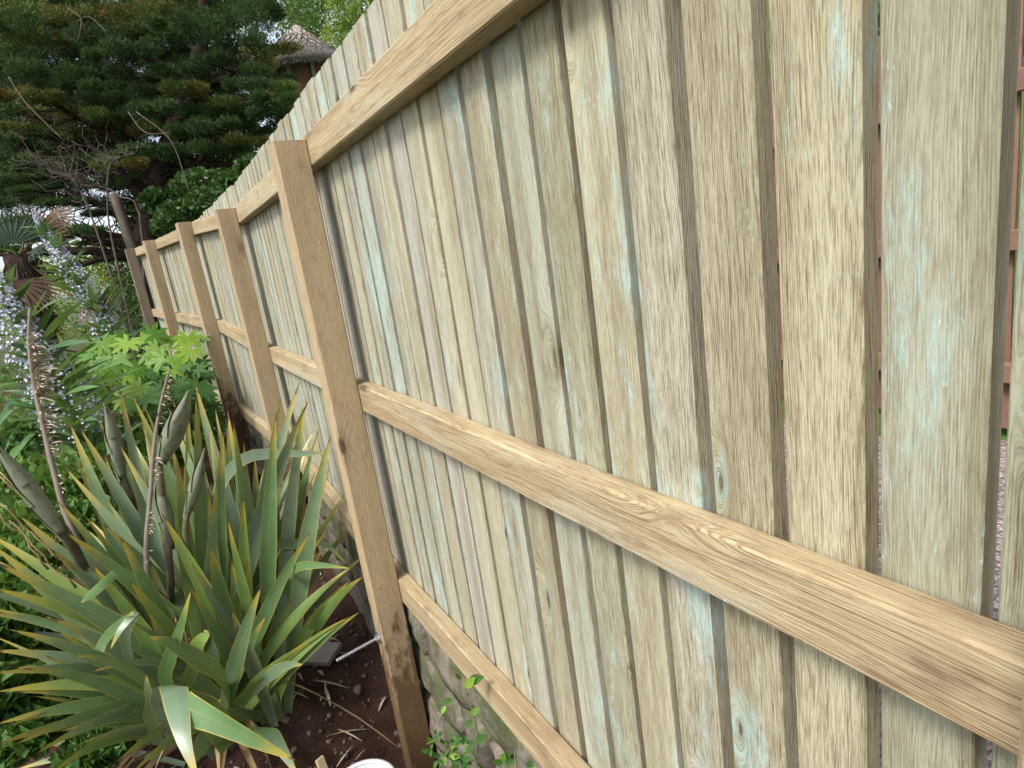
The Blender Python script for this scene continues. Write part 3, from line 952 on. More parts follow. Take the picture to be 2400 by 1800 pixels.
def lathe(prof, seg, c, wob=0.0, sd=0):
    V, Fc = [], []
    for i, (r, z) in enumerate(prof):
        for j in range(seg):
            a = 2 * math.pi * j / seg
            k = 1 + wob * mnoise.noise((math.cos(a) * 3 + sd, math.sin(a) * 3, i * .7))
            V.append((c[0] + r * k * math.cos(a), c[1] + r * k * math.sin(a), c[2] + z + wob * .4 * mnoise.noise((math.cos(a) * 5, math.sin(a) * 5 + sd, i))))
    for i in range(len(prof) - 1):
        for j in range(seg):
            k = (j + 1) % seg
            Fc.append((i * seg + j, i * seg + k, (i + 1) * seg + k, (i + 1) * seg + j))
    return V, Fc


apex, eave = HUT_TOP, HUT_EAVE
rad = 1.12
hx, hy = apex.x, apex.y
ez = eave.z
HR = apex.z - ez
V, Fc = lathe([(rad * .84, -.12), (rad * 1.0, -.08), (rad * 1.06, .0), (rad * 1.0, .14), (rad * .84, HR * .27), (rad * .5, HR * .5)], 48, (hx, hy, ez), .05, 2)
roof = link('roof', mesh('roof', V, Fc, M_THATCH), hut)
V, Fc = lathe([(rad * .86, HR * .22), (rad * .875, HR * .27), (rad * .62, HR * .48), (rad * .37, HR * .71), (rad * .14, HR * .92), (.02, HR)], 48, (hx, hy, ez), .03, 5)
link('ridge_cap', mesh('ridge_cap', V, Fc, M_THATCH2), roof)
mb = MB()
for k in range(26):                               # crossed hazel rods pinned over the cap
    a0 = 2 * math.pi * k / 26
    for s in (-1, 1):
        pts = []
        for q in range(5):
            t = q / 4
            r_ = rad * (.86 - .48 * t) + .015; zz = HR * (.28 + .42 * t)
            a = a0 + s * t * .36
            pts.append((hx + r_ * math.cos(a), hy + r_ * math.sin(a), ez + zz))
        mb.add(*tube(pts, .012, 4))
link('binding', mb.mesh('binding', M_THATCH), roof)
mb = MB()
for k in range(1500):                             # loose straw ends that break the eave
    a = rc.uniform(0, 6.283); t = rc.random()
    r_ = rad * (.98 + .06 * rc.random()); z_ = rc.uniform(-.10, .06)
    p = np.array([hx + r_ * math.cos(a), hy + r_ * math.sin(a), ez + z_])
    e = p + np.array([math.cos(a) * .05, math.sin(a) * .05, -.07]) * rc.uniform(.6, 1.3)
    sdv = np.array([-math.sin(a), math.cos(a), 0]) * .006
    mb.add([p - sdv, p + sdv, e], [(0, 1, 2)])
e_ = link('straw_ends', mb.mesh('straw_ends', M_THATCH, False), roof); e_['kind'] = 'stuff'
V, Fc = lathe([(rad * .82, -1.9), (rad * .82, -.02)], 28, (hx, hy, ez))
link('wall', mesh('wall', V, Fc, M_HUTW), hut)
for k in range(10):
    a = 2 * math.pi * k / 10 + .25
    V, Fc = timber(1.9, .09, .09, .006, 3, k, .01)
    link('wall_post', mesh('wall_post', V, Fc, M_GREYPOST, smooth=False), hut, place((hx + rad * .85 * math.cos(a), hy + rad * .85 * math.sin(a), ez - 1.92), (0, 0, 1), (math.cos(a), math.sin(a), 0)))

# ------------------------------------------------------------------ fan palm at the left edge
pb = at(62, 700, 7.6)
palm = thing('fan_palm', 'fan palm with dark pleated leaves and brown dead fronds at the left edge', 'palm', (pb.x, pb.y, ground_z(pb.x, pb.y, False)))
top = at(45, 600, 7.6)
mb = MB(); mb.add(*tube(wiggle((pb.x + .03, pb.y, ground_z(pb.x, pb.y, False)), top, 9, .08, 2), np.linspace(.15, .17, 9), 10))
link('trunk', mb.mesh('trunk', M_BARK), palm)
mb = MB()
for i in range(260):
    t = rc.random(); q = np.array(top) - np.array([0, 0, 1.0]) * t * 1.0; a = rc.uniform(0, 6.28)
    s = q + np.array([math.cos(a), math.sin(a), 0]) * .15
    mb.add(*tube([s, s + np.array([math.cos(a) * .09, math.sin(a) * .09, -.16])], [.008, .002], 3))
f_ = link('trunk_fibre', mb.mesh('trunk_fibre', M_PALMDEAD), palm); f_['kind'] = 'stuff'


def fan(hub, dirv, nrmv, rl, mat, name, seg=26, spread=2.6, droop=.12):
    hub, dirv = np.array(hub), np.array(dirv, float) / np.linalg.norm(dirv)
    nv = np.array(nrmv, float); nv -= dirv * (nv @ dirv); nv /= np.linalg.norm(nv)
    sd_ = np.cross(dirv, nv)
    mb = MB()
    for k in range(seg):
        a = -spread / 2 + spread * k / (seg - 1)
        u = dirv * math.cos(a) + sd_ * math.sin(a)
        L = rl * (.82 + .18 * math.cos(a)) * rc.uniform(.9, 1.05)
        pth = np.array([hub + u * L * t + nv * (.03 * (k % 2)) * (1 - t) - np.array([0, 0, 1]) * droop * t * t * L for t in (.03, .3, .6, .85, 1)])
        mb.add(*ribbon(pth, np.array([.012, .045, .05, .028, .003]) * rl / .5, side=np.cross(u, nv), fold=.25))
    link(name, mb.mesh(name, mat), palm)
    mb = MB(); mb.add(*tube(wiggle(top, hub, 7, .05, rc.random() * 9), np.linspace(.014, .008, 7), 5))
    link('leaf_stalk', mb.mesh('leaf_stalk', M_STEMG if mat == M_PALM else M_PALMDEAD), palm)


toC = -np.array(at(50, 560, 1)); toC /= np.linalg.norm(toC)
upv = np.array([0, 0, 1.0]); lft = -R[:, 0]
fan(at(26, 575, 7.3), upv * .9 + lft * .15, toC + upv * .2, .50, M_PALM, 'palm_leaf')
fan(at(-30, 560, 7.4), upv * .7 + lft * .8, toC + upv * .3, .5, M_PALM, 'palm_leaf')
fan(at(60, 560, 7.5), upv * .9 - lft * .5, toC - lft * .7 + upv * .2, .40, M_PALM, 'palm_leaf')
fan(at(80, 590, 7.7), upv * .4 - lft * .9, toC * .5 + upv, .42, M_PALM, 'palm_leaf')
fan(at(90, 560, 7.8), upv * .6 - lft * .6, toC + upv * .6, .46, M_PALMDEAD, 'dead_leaf', 20)
fan(at(110, 520, 7.9), upv * .2 - lft * .9, toC + upv * .9, .42, M_PALMDEAD, 'dead_leaf', 18)
fan(at(40, 660, 7.4), -upv * .8 - lft * .4, toC + upv * .3, .45, M_PALMDEAD, 'dead_leaf', 20)
fan(at(200, 720, 7.6), -lft * .9 + upv * .2, toC * .6 + upv, .42, M_PALMDEAD, 'dead_leaf', 18)
fan(at(180, 690, 7.8), -lft * .8 + upv * .5, toC * .7 + upv * .7, .42, M_PALM, 'palm_leaf', 20)


# ------------------------------------------------------------------ giant bugloss: flower spires with long leaves
def lance(name, base_p, tip_p, wd, mat, parent, bulge=.05, fold=.12, twist=0.0, up=(0, 0, 1)):
    b0, t0 = np.array(base_p, float), np.array(tip_p, float)
    mid = (b0 + t0) / 2 + np.array([0, 0, bulge])
    pth = bez(b0, mid, t0, 9)
    prof = np.array([.25, .62, .9, 1.0, .95, .8, .55, .28, .02]) * wd
    V, Fc, U = ribbon(pth, prof, fold=fold, twist=twist, up=up)
    return link(name, mesh(name, V, Fc, mat, U), parent)


def flowers(name, parent, axis, rad0, rad1, n, size, seed, leaf_gap=.0):
    rng = np.random.default_rng(seed)
    axis = np.array(axis, float)
    t = rng.random(n) ** .85
    i = np.clip((t * (len(axis) - 1)).astype(int), 0, len(axis) - 2)
    fr = (t * (len(axis) - 1) - i)[:, None]
    p = axis[i] * (1 - fr) + axis[i + 1] * fr
    T = axis[i + 1] - axis[i]; T /= np.linalg.norm(T, axis=1)[:, None]
    D = rng.normal(size=(n, 3)); D -= (D * T).sum(1)[:, None] * T; D /= np.linalg.norm(D, axis=1)[:, None]
    r_ = (rad0 + (rad1 - rad0) * t) * (.72 + .36 * rng.random(n))
    c = p + D * r_[:, None]
    nn = D + T * .35 + rng.normal(size=(n, 3)) * .3; nn /= np.linalg.norm(nn, axis=1)[:, None]
    a = np.cross(nn, T); a /= np.linalg.norm(a, axis=1)[:, None]; b = np.cross(nn, a)
    s = (size * (.7 + .6 * rng.random(n)))[:, None]
    Vv = [c - nn * s * .5]
    for k in range(5):
        th = 2 * math.pi * k / 5
        Vv.append(c + (a * math.cos(th) + b * math.sin(th)) * s * .55)
    V = np.stack(Vv, 1).reshape(-1, 3)
    f = np.array([(0, 1 + k, 1 + (k + 1) % 5) for k in range(5)])
    Fc = (np.arange(n)[:, None, None] * 6 + f[None]).reshape(-1, 3)
    tn = np.repeat(rng.random(n), 6)
    o = link(name, mesh(name, V, Fc, M_FLOWER, np.stack([tn, tn], 1), smooth=False), parent)
    o['kind'] = 'stuff'
    return o


def bugloss(label, ax_pts, r0, r1, nfl, fsize, nleaf, llen, seed, foot):
    rs = random.Random(seed)
    t = thing('bugloss_plant', label, 'flowering plant', foot, 'giant bugloss spires at the left')
    ax = catmull([foot] + ax_pts, 26)
    mb = MB(); mb.add(*tube(ax, np.linspace(.028, .006, 26), 7))
    link('stem', mb.mesh('stem', M_STEMG), t)
    fl_ax = catmull(ax_pts, 18)
    flowers('flowers', t, fl_ax, r0, r1, nfl, fsize, seed)
    for k in range(nleaf):
        u = rs.random() ** 1.2
        i = min(int((.05 + .80 * u) * 25), 24)
        p = ax[i]; T = ax[i + 1] - ax[i]; T = T / np.linalg.norm(T)
        D = np.array([rs.gauss(0, 1), rs.gauss(0, 1), rs.gauss(0, 1)]); D -= T * (D @ T); D /= np.linalg.norm(D)
        L = llen * (1.1 - .75 * u) * rs.uniform(.75, 1.15)
        e = p + (D * .86 + T * rs.uniform(.15, .6)) * L + np.array([0, 0, rs.uniform(-.1, .12) * L])
        lance('leaf', p + D * .01, e, .030 + .085 * L * .6, M_ECH, t, bulge=.10 * L, twist=rs.uniform(-.9, .9))
    return t, fl_ax


f1 = at(300, 900, 5.6); f1.z = ground_z(f1.x, f1.y, False)
E1, _ = bugloss('slim bugloss spire of pale blue flowers leaning left, in front of the palm', [at(262, 790, 5.6), at(215, 715, 5.5), at(150, 610, 5.4), at(105, 545, 5.4), at(78, 496, 5.4)], .15, .012, 1300, .018, 120, .46, 5, f1)
f2 = at(240, 1130, 4.0); f2.z = ground_z(f2.x, f2.y, False)
E2, _ = bugloss('thick bugloss spire crowded with white flowers, nearest the left edge', [at(205, 1040, 4.0), at(150, 940, 4.0), at(90, 850, 3.95), at(20, 740, 3.9), at(-40, 640, 3.9)], .21, .09, 1500, .0185, 130, .5, 9, f2)
# the long leaves that sweep out of it up to the right, as they stand in front
for (bx, by, tx, ty, dp, wd) in [(130, 880, 255, 780, 3.6, .055), (140, 900, 260, 835, 3.55, .05), (160, 900, 290, 830, 3.55, .06), (165, 910, 300, 845, 3.5, .05), (120, 850, 222, 775, 3.7, .05), (100, 800, 205, 700, 3.7, .05), (90, 790, 150, 690, 3.75, .05),
                                 (60, 790, 110, 680, 3.8, .05), (20, 740, 80, 650, 3.8, .05), (170, 960, 340, 857, 3.45, .05), (180, 990, 330, 915, 3.45, .055), (60, 760, 145, 700, 3.7, .045), (10, 700, 36, 620, 3.8, .05), (40, 720, 75, 655, 3.8, .045),
                                 (90, 830, 215, 800, 3.65, .05), (0, 760, 40, 680, 3.85, .045), (30, 960, -10, 1010, 3.7, .05), (60, 930, 4, 970, 3.7, .05), (70, 990, 10, 1060, 3.7, .05), (90, 1010, 40, 1075, 3.6, .05), (130, 940, 235, 905, 3.55, .05), (190, 1010, 290, 1000, 3.5, .05), (170, 1000, 230, 985, 3.5, .055),
                                 (60, 1040, 20, 1095, 3.5, .05), (130, 1080, 80, 1130, 3.4, .05), (180, 930, 300, 870, 3.5, .045), (150, 860, 245, 800, 3.6, .045), (100, 1100, 200, 1060, 3.5, .05)]:
    lance('leaf', at(bx, by, dp + .25), at(tx, ty, dp), wd * 1.35, M_ECH, E2, bulge=.03, fold=.2, twist=rc.uniform(-1.2, .4))

# ------------------------------------------------------------------ glossy lobed-leaf shrub by the fence
def palmate(seed, lobes=8):
    rs = random.Random(seed)
    V, Fc, U = [(0, 0, 0)], [], [(.5, 0)]
    pts = []
    for k in range(lobes):
        a = -2.35 + 4.7 * k / (lobes - 1)
        L = (.55 + .45 * math.cos(a * .55)) * rs.uniform(.92, 1.06)
        hw = .30
        for f, (u, rr2) in enumerate(((-hw * 1.05, .42), (-hw * .62, .70), (0, 1.0), (hw * .62, .70))):
            pts.append((a + u * (1 if f != 2 else 0), L * rr2, f))
    pts.append((-2.35 + 4.7 + .3, .25, 0))
    for a, r_, f in pts:
        dz = -.10 * r_ * r_ + (.05 if f == 2 else (-.03 if f == 0 else .03)) * r_
        V.append((r_ * math.sin(a), r_ * math.cos(a), dz)); U.append((.5 + .5 * math.sin(a) * r_, r_))
    for i in range(1, len(V) - 1): Fc.append((0, i, i + 1))
    return mesh('leaf', V, Fc, M_FATSIA, U, smooth=False)


fat_me = [palmate(i, 7 + i % 3) for i in range(4)]
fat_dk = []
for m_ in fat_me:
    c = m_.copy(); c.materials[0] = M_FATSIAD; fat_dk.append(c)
ff = at(430, 1060, 5.2)
fats = thing('lobed_leaf_shrub', 'lime green shrub with hand shaped glossy leaves growing against the fence', 'shrub', (ff.x, ff.y, ground_z(ff.x, ff.y, False)))
rl = random.Random(13)
mbst = MB()
fcen = np.array([ff.x, ff.y, ground_z(ff.x, ff.y, False)])


def hand_leaf(px, py, dp, size, dark, tilt=.5):
    c = at(px, py, dp)
    toc = -Vector(c).normalized()
    n = (Vector((rl.uniform(-.9, .9), rl.uniform(-.9, .4), 1)) * (1 - tilt) + toc * tilt + Vector((rl.uniform(-.25, .25), 0, rl.uniform(-.25, .25)))).normalized()
    yv = Vector((rl.uniform(-1, 1), rl.uniform(-.6, .2), rl.uniform(-1.1, -.1)))
    yv = (yv - n * yv.dot(n)).normalized()
    xv = yv.cross(n)
    m = Matrix((xv, yv, n)).transposed().to_4x4() @ Matrix.Diagonal((size, size, size, 1))
    m.translation = c
    o = link('leaf', rl.choice(fat_dk if dark else fat_me), fats, m)
    mbst.add(*tube(wiggle(fcen + np.array([rl.uniform(-.12, .12), rl.uniform(-.12, .12), .25]), c, 6, .12, rl.random() * 30, .0), np.linspace(.008, .004, 6), 4))


for (px, py, dp, sz) in [(300, 800, 4.9, .17), (355, 785, 5.0, .16), (345, 830, 4.9, .15), (390, 790, 5.1, .16), (385, 840, 4.85, .17), (440, 790, 5.0, .16), (450, 820, 4.8, .15), (430, 840, 4.8, .13), (330, 790, 5.1, .14), (420, 800, 5.1, .14), (250, 830, 5.0, .17), (240, 800, 5.0, .15), (280, 840, 4.95, .15),
                         (470, 790, 5.1, .12), (305, 910, 4.5, .15), (330, 905, 4.5, .14), (345, 930, 4.4, .16), (320, 945, 4.4, .13), (290, 930, 4.5, .14), (360, 950, 4.4, .12), (250, 880, 4.8, .14), (230, 855, 4.9, .14), (210, 830, 5.0, .14), (275, 790, 5.1, .14), (265, 860, 4.9, .14), (370, 815, 4.9, .14), (405, 865, 4.8, .12), (320, 860, 4.85, .14), (300, 880, 4.8, .13)]:
    hand_leaf(px, py, dp, sz, False)
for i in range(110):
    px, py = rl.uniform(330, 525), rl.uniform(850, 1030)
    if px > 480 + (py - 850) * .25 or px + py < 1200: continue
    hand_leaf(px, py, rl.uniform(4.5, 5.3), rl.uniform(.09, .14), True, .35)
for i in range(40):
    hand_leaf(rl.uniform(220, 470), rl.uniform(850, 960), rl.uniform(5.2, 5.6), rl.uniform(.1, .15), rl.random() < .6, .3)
link('stems', mbst.mesh('stems', M_STEMG), fats)

# ------------------------------------------------------------------ undergrowth
def ug(name, label, blobs, n, size, mat, aspect=.5, tone=None):
    cs = [at(px, py, dp) for px, py, dp, rx, ry in blobs]
    rs = [(rx * dp / F, rx * dp / F * .8, ry * dp / F) for px, py, dp, rx, ry in blobs]
    o = link(name, mesh(name, *(lambda q: (q[0], q[1]))(leaf_cloud(cs, rs, n, size, aspect, .5, tone, shell=.2)), mat), None)
    return o


def ground_cover():
    blobs = [(40, 1130, 3.5, 110, 60), (140, 1140, 3.4, 90, 60), (60, 1230, 3.1, 110, 60), (20, 1040, 3.9, 90, 50), (180, 1220, 3.2, 90, 50), (260, 1080, 3.9, 110, 60), (330, 1010, 4.4, 100, 50), (40, 1330, 2.8, 90, 70), (180, 950, 5, 150, 50), (100, 1400, 2.7, 70, 60), (0, 1480, 2.4, 60, 80), (70, 1600, 2.4, 70, 40), (220, 870, 5.6, 130, 50), (60, 900, 6, 160, 60), (430, 1050, 4.2, 50, 40), (60, 1720, 2.2, 80, 50), (180, 1600, 2.4, 90, 40), (-40, 1640, 2.2, 80, 80), (220, 1760, 2.2, 80, 40), (120, 1500, 2.7, 90, 50)]
    cs = [at(a, b, c) for a, b, c, d, e in blobs]
    rs = [(d * c / F, d * c / F, e * c / F) for a, b, c, d, e in blobs]
    V, Fc, U = leaf_cloud(cs, rs, 520, .062, .55, .5, [.55, .6, .6, .4, .5, .5, .4, .55, .5, .4, .35, .5, .4, .5, .3, .3, .25, .4, .25, .3], shell=.2)
    o = link('ground_cover', mesh('ground_cover', V, Fc, M_UNDER, U, smooth=False))
    tag(o, 'tangle of small green weeds and leaves under the flax and bugloss', 'ground cover', kind='stuff')


ground_cover()

# ------------------------------------------------------------------ the flax clump
fb = Vector((-.10, 2.62, 0)); fb.z = ground_z(fb.x, fb.y, False)
flax = thing('flax_plant', 'big clump of sword leaved flax with yellow edged blades and tall bud stalks', 'plant', fb)
rx = random.Random(31)


def blade(tipx, tipy, dep, wd, bend=.0, spreadx=None, dead=False, base=None, twist=0.0):
    """sword leaf from the clump's heart to its tip; bend lifts the middle so that the leaf arches"""
    tip = np.array(at(tipx, tipy, dep))
    b0 = base if base is not None else np.array([fb.x + rx.uniform(-.17, .17), fb.y + rx.uniform(-.14, .14), fb.z - .02])
    # leaves leave the ground on the side they lean to
    b0 = b0 + (tip - b0) * np.array([.06, .06, 0])
    v = tip - b0
    L = np.linalg.norm(v)
    mid = b0 + v * .5
    hor = np.array([v[0], v[1], 0]) * .07
    mid = mid - hor + np.array([0, 0, .05 * L + bend * .42])
    n = 12
    pth = bez(b0, mid, tip, n)
    t = np.linspace(0, 1, n)
    prof = .98 * wd * (np.clip(.48 + 1.05 * t, 0, 1) * np.clip((1 - t) / .42, 0, 1) ** .8)
    prof[-1] = .0015
    view = np.array(pth[n // 2]); view /= np.linalg.norm(view)
    T = v / L
    side = np.cross(T, view)
    if np.linalg.norm(side) < .1: side = np.array([1., 0, 0])
    ang = rx.uniform(-.5, .5) if twist == 0 else twist
    side = side / np.linalg.norm(side)
    nv = np.cross(side, T)
    side = side * math.cos(ang) + nv * math.sin(ang)
    V, Fc, U = ribbon(pth, prof, side=side, fold=rx.uniform(-.22, -.08) if rx.random() < .75 else .10, twist=rx.uniform(-.5, .5))
    return link('dead_leaf' if dead else 'leaf', mesh('leaf', V, Fc, M_FLAXDEAD if dead else M_FLAX, U), flax)


Z = lambda zx, zy: (zx / 1.843, zy / 1.843 + 900)
tips = [  # tip seen in the photograph (close-up coordinates), depth, blade width, arch
    (512, 5, 2.6, .060, 0), (845, 50, 2.4, .075, 0), (1212, 60, 2.7, .060, .05), (1330, 75, 2.5, .080, .05), (1430, 220, 2.5, .070, .08), (1420, 370, 2.7, .06, .1),
    (1375, 170, 2.9, .055, .15), (1380, 190, 3.0, .05, .15), (1335, 250, 3.0, .05, .1), (930, 110, 2.9, .05, 0), (985, 145, 2.9, .05, 0), (905, 190, 2.8, .05, 0), (745, 65, 3.0, .05, 0), (620, 85, 2.9, .05, 0), (620, 170, 2.8, .05, 0),
    (345, 190, 2.5, .062, 0), (300, 165, 2.5, .06, 0), (520, 270, 2.5, .055, 0), (320, 310, 2.6, .05, 0), (280, 360, 2.4, .055, 0), (140, 475, 2.3, .06, 0), (80, 565, 2.2, .065, .05), (-40, 690, 2.1, .065, .1), (-60, 640, 2.3, .06, .1),
    (250, 505, 2.4, .055, .08), (275, 635, 2.15, .075, .16), (390, 770, 2.1, .062, .1), (215, 1010, 2.05, .055, .2), (-10, 780, 2.0, .075, .1), (-40, 880, 2.0, .07, .15), (40, 1060, 2.0, .06, .2), (830, 780, 2.2, .05, 0),
    (910, 700, 2.2, .075, 0), (1510, 795, 2.5, .045, .25), (1410, 635, 2.6, .05, .22), (1340, 640, 2.4, .055, .1), (1570, 830, 2.45, .055, .2), (1350, 1110, 2.2, .045, .14), (1300, 1210, 2.2, .05, .2), (1130, 870, 2.2, .06, 0), (1050, 480, 2.4, .055, 0), (940, 410, 2.3, .06, 0), (900, 445, 2.4, .05, 0),
    (825, 880, 2.2, .045, 0), (985, 590, 2.3, .05, 0), (1160, 420, 2.8, .05, .05), (1300, 440, 2.9, .045, .2), (1560, 980, 2.5, .05, .12), (1500, 1010, 2.5, .05, .15), (1510, 850, 2.6, .05, .25), (1400, 700, 2.7, .045, .2),
    (450, 300, 2.7, .05, 0), (550, 370, 2.6, .05, 0), (400, 420, 2.6, .05, 0), (640, 250, 2.7, .05, 0), (800, 330, 2.7, .06, 0), (760, 420, 2.5, .06, 0), (870, 300, 2.7, .05, 0), (1100, 300, 2.8, .06, .02), (700, 560, 2.3, .06, 0),
    (440, 600, 2.3, .06, .05), (520, 660, 2.2, .065, .04), (360, 560, 2.4, .06, .05), (200, 700, 2.2, .06, .1), (120, 820, 2.2, .055, .15), (-30, 1250, 2.0, .055, .2), (-20, 1330, 1.95, .06, .22), (100, 1230, 1.9, .045, .3), (30, 1480, 1.85, .03, .35),
    (270, 1500, 1.95, .05, .2), (500, 1635, 1.85, .05, .2), (-20, 1470, 1.85, .06, .25), (-20, 1560, 1.8, .055, .28), (210, 1690, 1.75, .045, .3), (60, 1560, 1.8, .05, .3), (560, 1690, 1.8, .05, .32), (800, 1720, 1.85, .07, .34),
    (-40, 1150, 2.1, .06, .15), (60, 1330, 2.0, .055, .2), (150, 1600, 1.8, .055, .3), (330, 1560, 1.85, .055, .24), (640, 980, 2.2, .06, .05), (560, 850, 2.2, .065, .05), (1000, 980, 2.3, .055, 0), (1080, 720, 2.5, .055, 0), (1220, 700, 2.6, .05, .05),
    (1150, 1000, 2.4, .05, .05), (1300, 900, 2.6, .05, .1), (1000, 760, 2.4, .06, 0), (650, 760, 2.3, .06, .03), (760, 690, 2.4, .06, 0)]
for zx, zy, dp, wd, bd in tips:
    px, py = Z(zx, zy)
    blade(px, py, dp, wd * 1.08, bd)
for i in range(16):                                # behind
    a = rx.uniform(-1.15, 1.0)
    px = 500 + 430 * math.sin(a) + rx.uniform(-40, 40); py = 1560 - 600 * math.cos(a) * rx.uniform(.72, 1.0)
    blade(px, py, rx.uniform(2.9, 3.2), rx.uniform(.04, .055), rx.uniform(0, .08))
for i in range(20):                                # upright blades that carry the top of the clump
    blade(rx.uniform(200, 720), rx.uniform(890, 1090), rx.uniform(2.4, 3.0), rx.uniform(.045, .07), rx.uniform(0, .03))
for i in range(12):                                # low leaves sprawling towards the camera and left
    px = rx.uniform(-140, 400); py = rx.uniform(1380, 1840)
    blade(px, py, rx.uniform(1.8, 2.5), rx.uniform(.035, .055), rx.uniform(.02, .40))
for i in range(12):                                # straight blades raking out over the bank at the left
    blade(rx.uniform(-190, 240), rx.uniform(1330, 1840), rx.uniform(1.9, 2.7), rx.uniform(.03, .055), rx.uniform(0, .12))
# bent-over leaves that turn a fresh face to the light
def bent(pts, wd, side):
    pth = catmull([at(*Z(x, y), d) for x, y, d in pts], 14)
    t = np.linspace(0, 1, 14)
    prof = wd * np.clip((1 - t) / .5, 0, 1) ** .8; prof[-1] = .0015
    V, Fc, U = ribbon(pth, prof, side=side, fold=.06)
    link('leaf', mesh('leaf', V, Fc, M_FLAX, U), flax)


rgt = R[:, 0]; dwn = R[:, 1]
bent([(1000, 1560, 2.2), (900, 1420, 1.9), (790, 1390, 1.75), (900, 1440, 1.68), (1100, 1540, 1.66), (1275, 1625, 1.65)], .085, dwn * .8 - rgt * .5)
bent([(780, 1560, 2.2), (700, 1380, 1.9), (745, 1300, 1.8), (770, 1420, 1.7), (800, 1560, 1.64), (860, 1720, 1.6)], .070, rgt)
bent([(1060, 1500, 2.3), (1090, 1480, 2.0), (1160, 1500, 1.9), (1230, 1600, 1.85), (1290, 1700, 1.82)], .05, rgt)
bent([(690, 1560, 2.2), (650, 1440, 2.0), (660, 1380, 1.9), (640, 1320, 1.85), (632, 1255, 1.82)], .042, rgt)
bent([(1010, 1400, 2.4), (960, 1260, 2.2), (860, 1190, 2.05), (740, 1120, 1.95), (640, 1090, 1.9)], .06, dwn)
bent([(850, 1500, 2.3), (720, 1300, 2.1), (735, 1180, 2.0), (780, 1050, 1.96), (825, 890, 1.95)], .045, rgt)
bent([(800, 1300, 2.3), (845, 1200, 2.15), (850, 1130, 2.1), (890, 1080, 2.1), (880, 1062, 2.1)], .05, rgt)
bent([(430, 1150, 2.0), (455, 1100, 2.0), (520, 1030, 1.98), (583, 978, 1.96)], .03, rgt * .6 + dwn)
bent([(560, 1200, 2.2), (540, 1080, 2.05), (585, 985, 2.0), (520, 1060, 1.95), (475, 1150, 1.94)], .035, rgt)
bent([(350, 945, 2.1), (380, 920, 2.1), (440, 870, 2.1), (500, 815, 2.12)][::-1], .03, dwn)
bent([(1060, 1360, 2.35), (1150, 1270, 2.25), (1240, 1215, 2.2), (1310, 1212, 2.18)], .045, dwn)
bent([(1250, 830, 2.5), (1290, 790, 2.4), (1380, 782, 2.35), (1512, 796, 2.3)], .034, dwn)
bent([(930, 560, 2.6), (960, 420, 2.6), (1060, 320, 2.6), (1180, 300, 2.6), (1320, 300, 2.6), (1425, 296, 2.6)], .05, dwn)
bent([(1100, 780, 2.6), (1180, 700, 2.6), (1280, 690, 2.65), (1400, 690, 2.7), (1500, 780, 2.75)], .045, dwn)

for i in range(26):                                # dry leaves at the foot
    a = rx.uniform(0, 6.28); L = rx.uniform(.2, .45)
    if math.cos(a) > .2 and rx.random() < .7: continue
    b0 = np.array([fb.x + .18 * math.cos(a), fb.y + .16 * math.sin(a), fb.z + rx.uniform(.02, .25)])
    e = b0 + np.array([math.cos(a + rx.uniform(-.5, .5)), math.sin(a), 0]) * L
    e[2] = ground_z(e[0], e[1], False) + rx.uniform(.02, .16)
    pth = bez(b0, (b0 + e) / 2 + np.array([0, 0, .10]), e, 8)
    V, Fc, U = ribbon(pth, rx.uniform(.012, .03) * np.array([.8, 1, 1, 1, .9, .7, .4, .1]), fold=.25, twist=rx.uniform(-2, 2))
    link('dead_leaf', mesh('dead_leaf', V, Fc, M_FLAXDEAD, U), flax)
mb = MB()
for (x0, y0, x1, y1) in ((0, 380, 320, 680), (0, 400, 300, 660), (0, 560, 210, 800), (40, 590, 330, 880), (180, 440, 300, 690), (0, 770, 260, 900), (220, 600, 300, 720), (0, 520, 260, 760), (760, 1010, 830, 1120)):
    pth = wiggle(at(*Z(x0, y0), 2.2), at(*Z(x1, y1), 2.3), 9, .05, x0 + y1)
    mb.add(*tube(pth, np.linspace(.0022, .0045, 9), 4))
s_ = link('dry_strips', mb.mesh('dry_strips', M_FLAXDEAD), flax); s_['kind'] = 'stuff'


def spindle(pts, rads, mat, name, parent, seg=12, n=26, flat=.72):
    pth = catmull(pts, n)
    rr = np.interp(np.linspace(0, 1, n), np.linspace(0, 1, len(rads)), rads)
    V, Fc, U = tube(pth, rr, seg)
    return link(name, mesh(name, V, Fc, mat, U), parent)


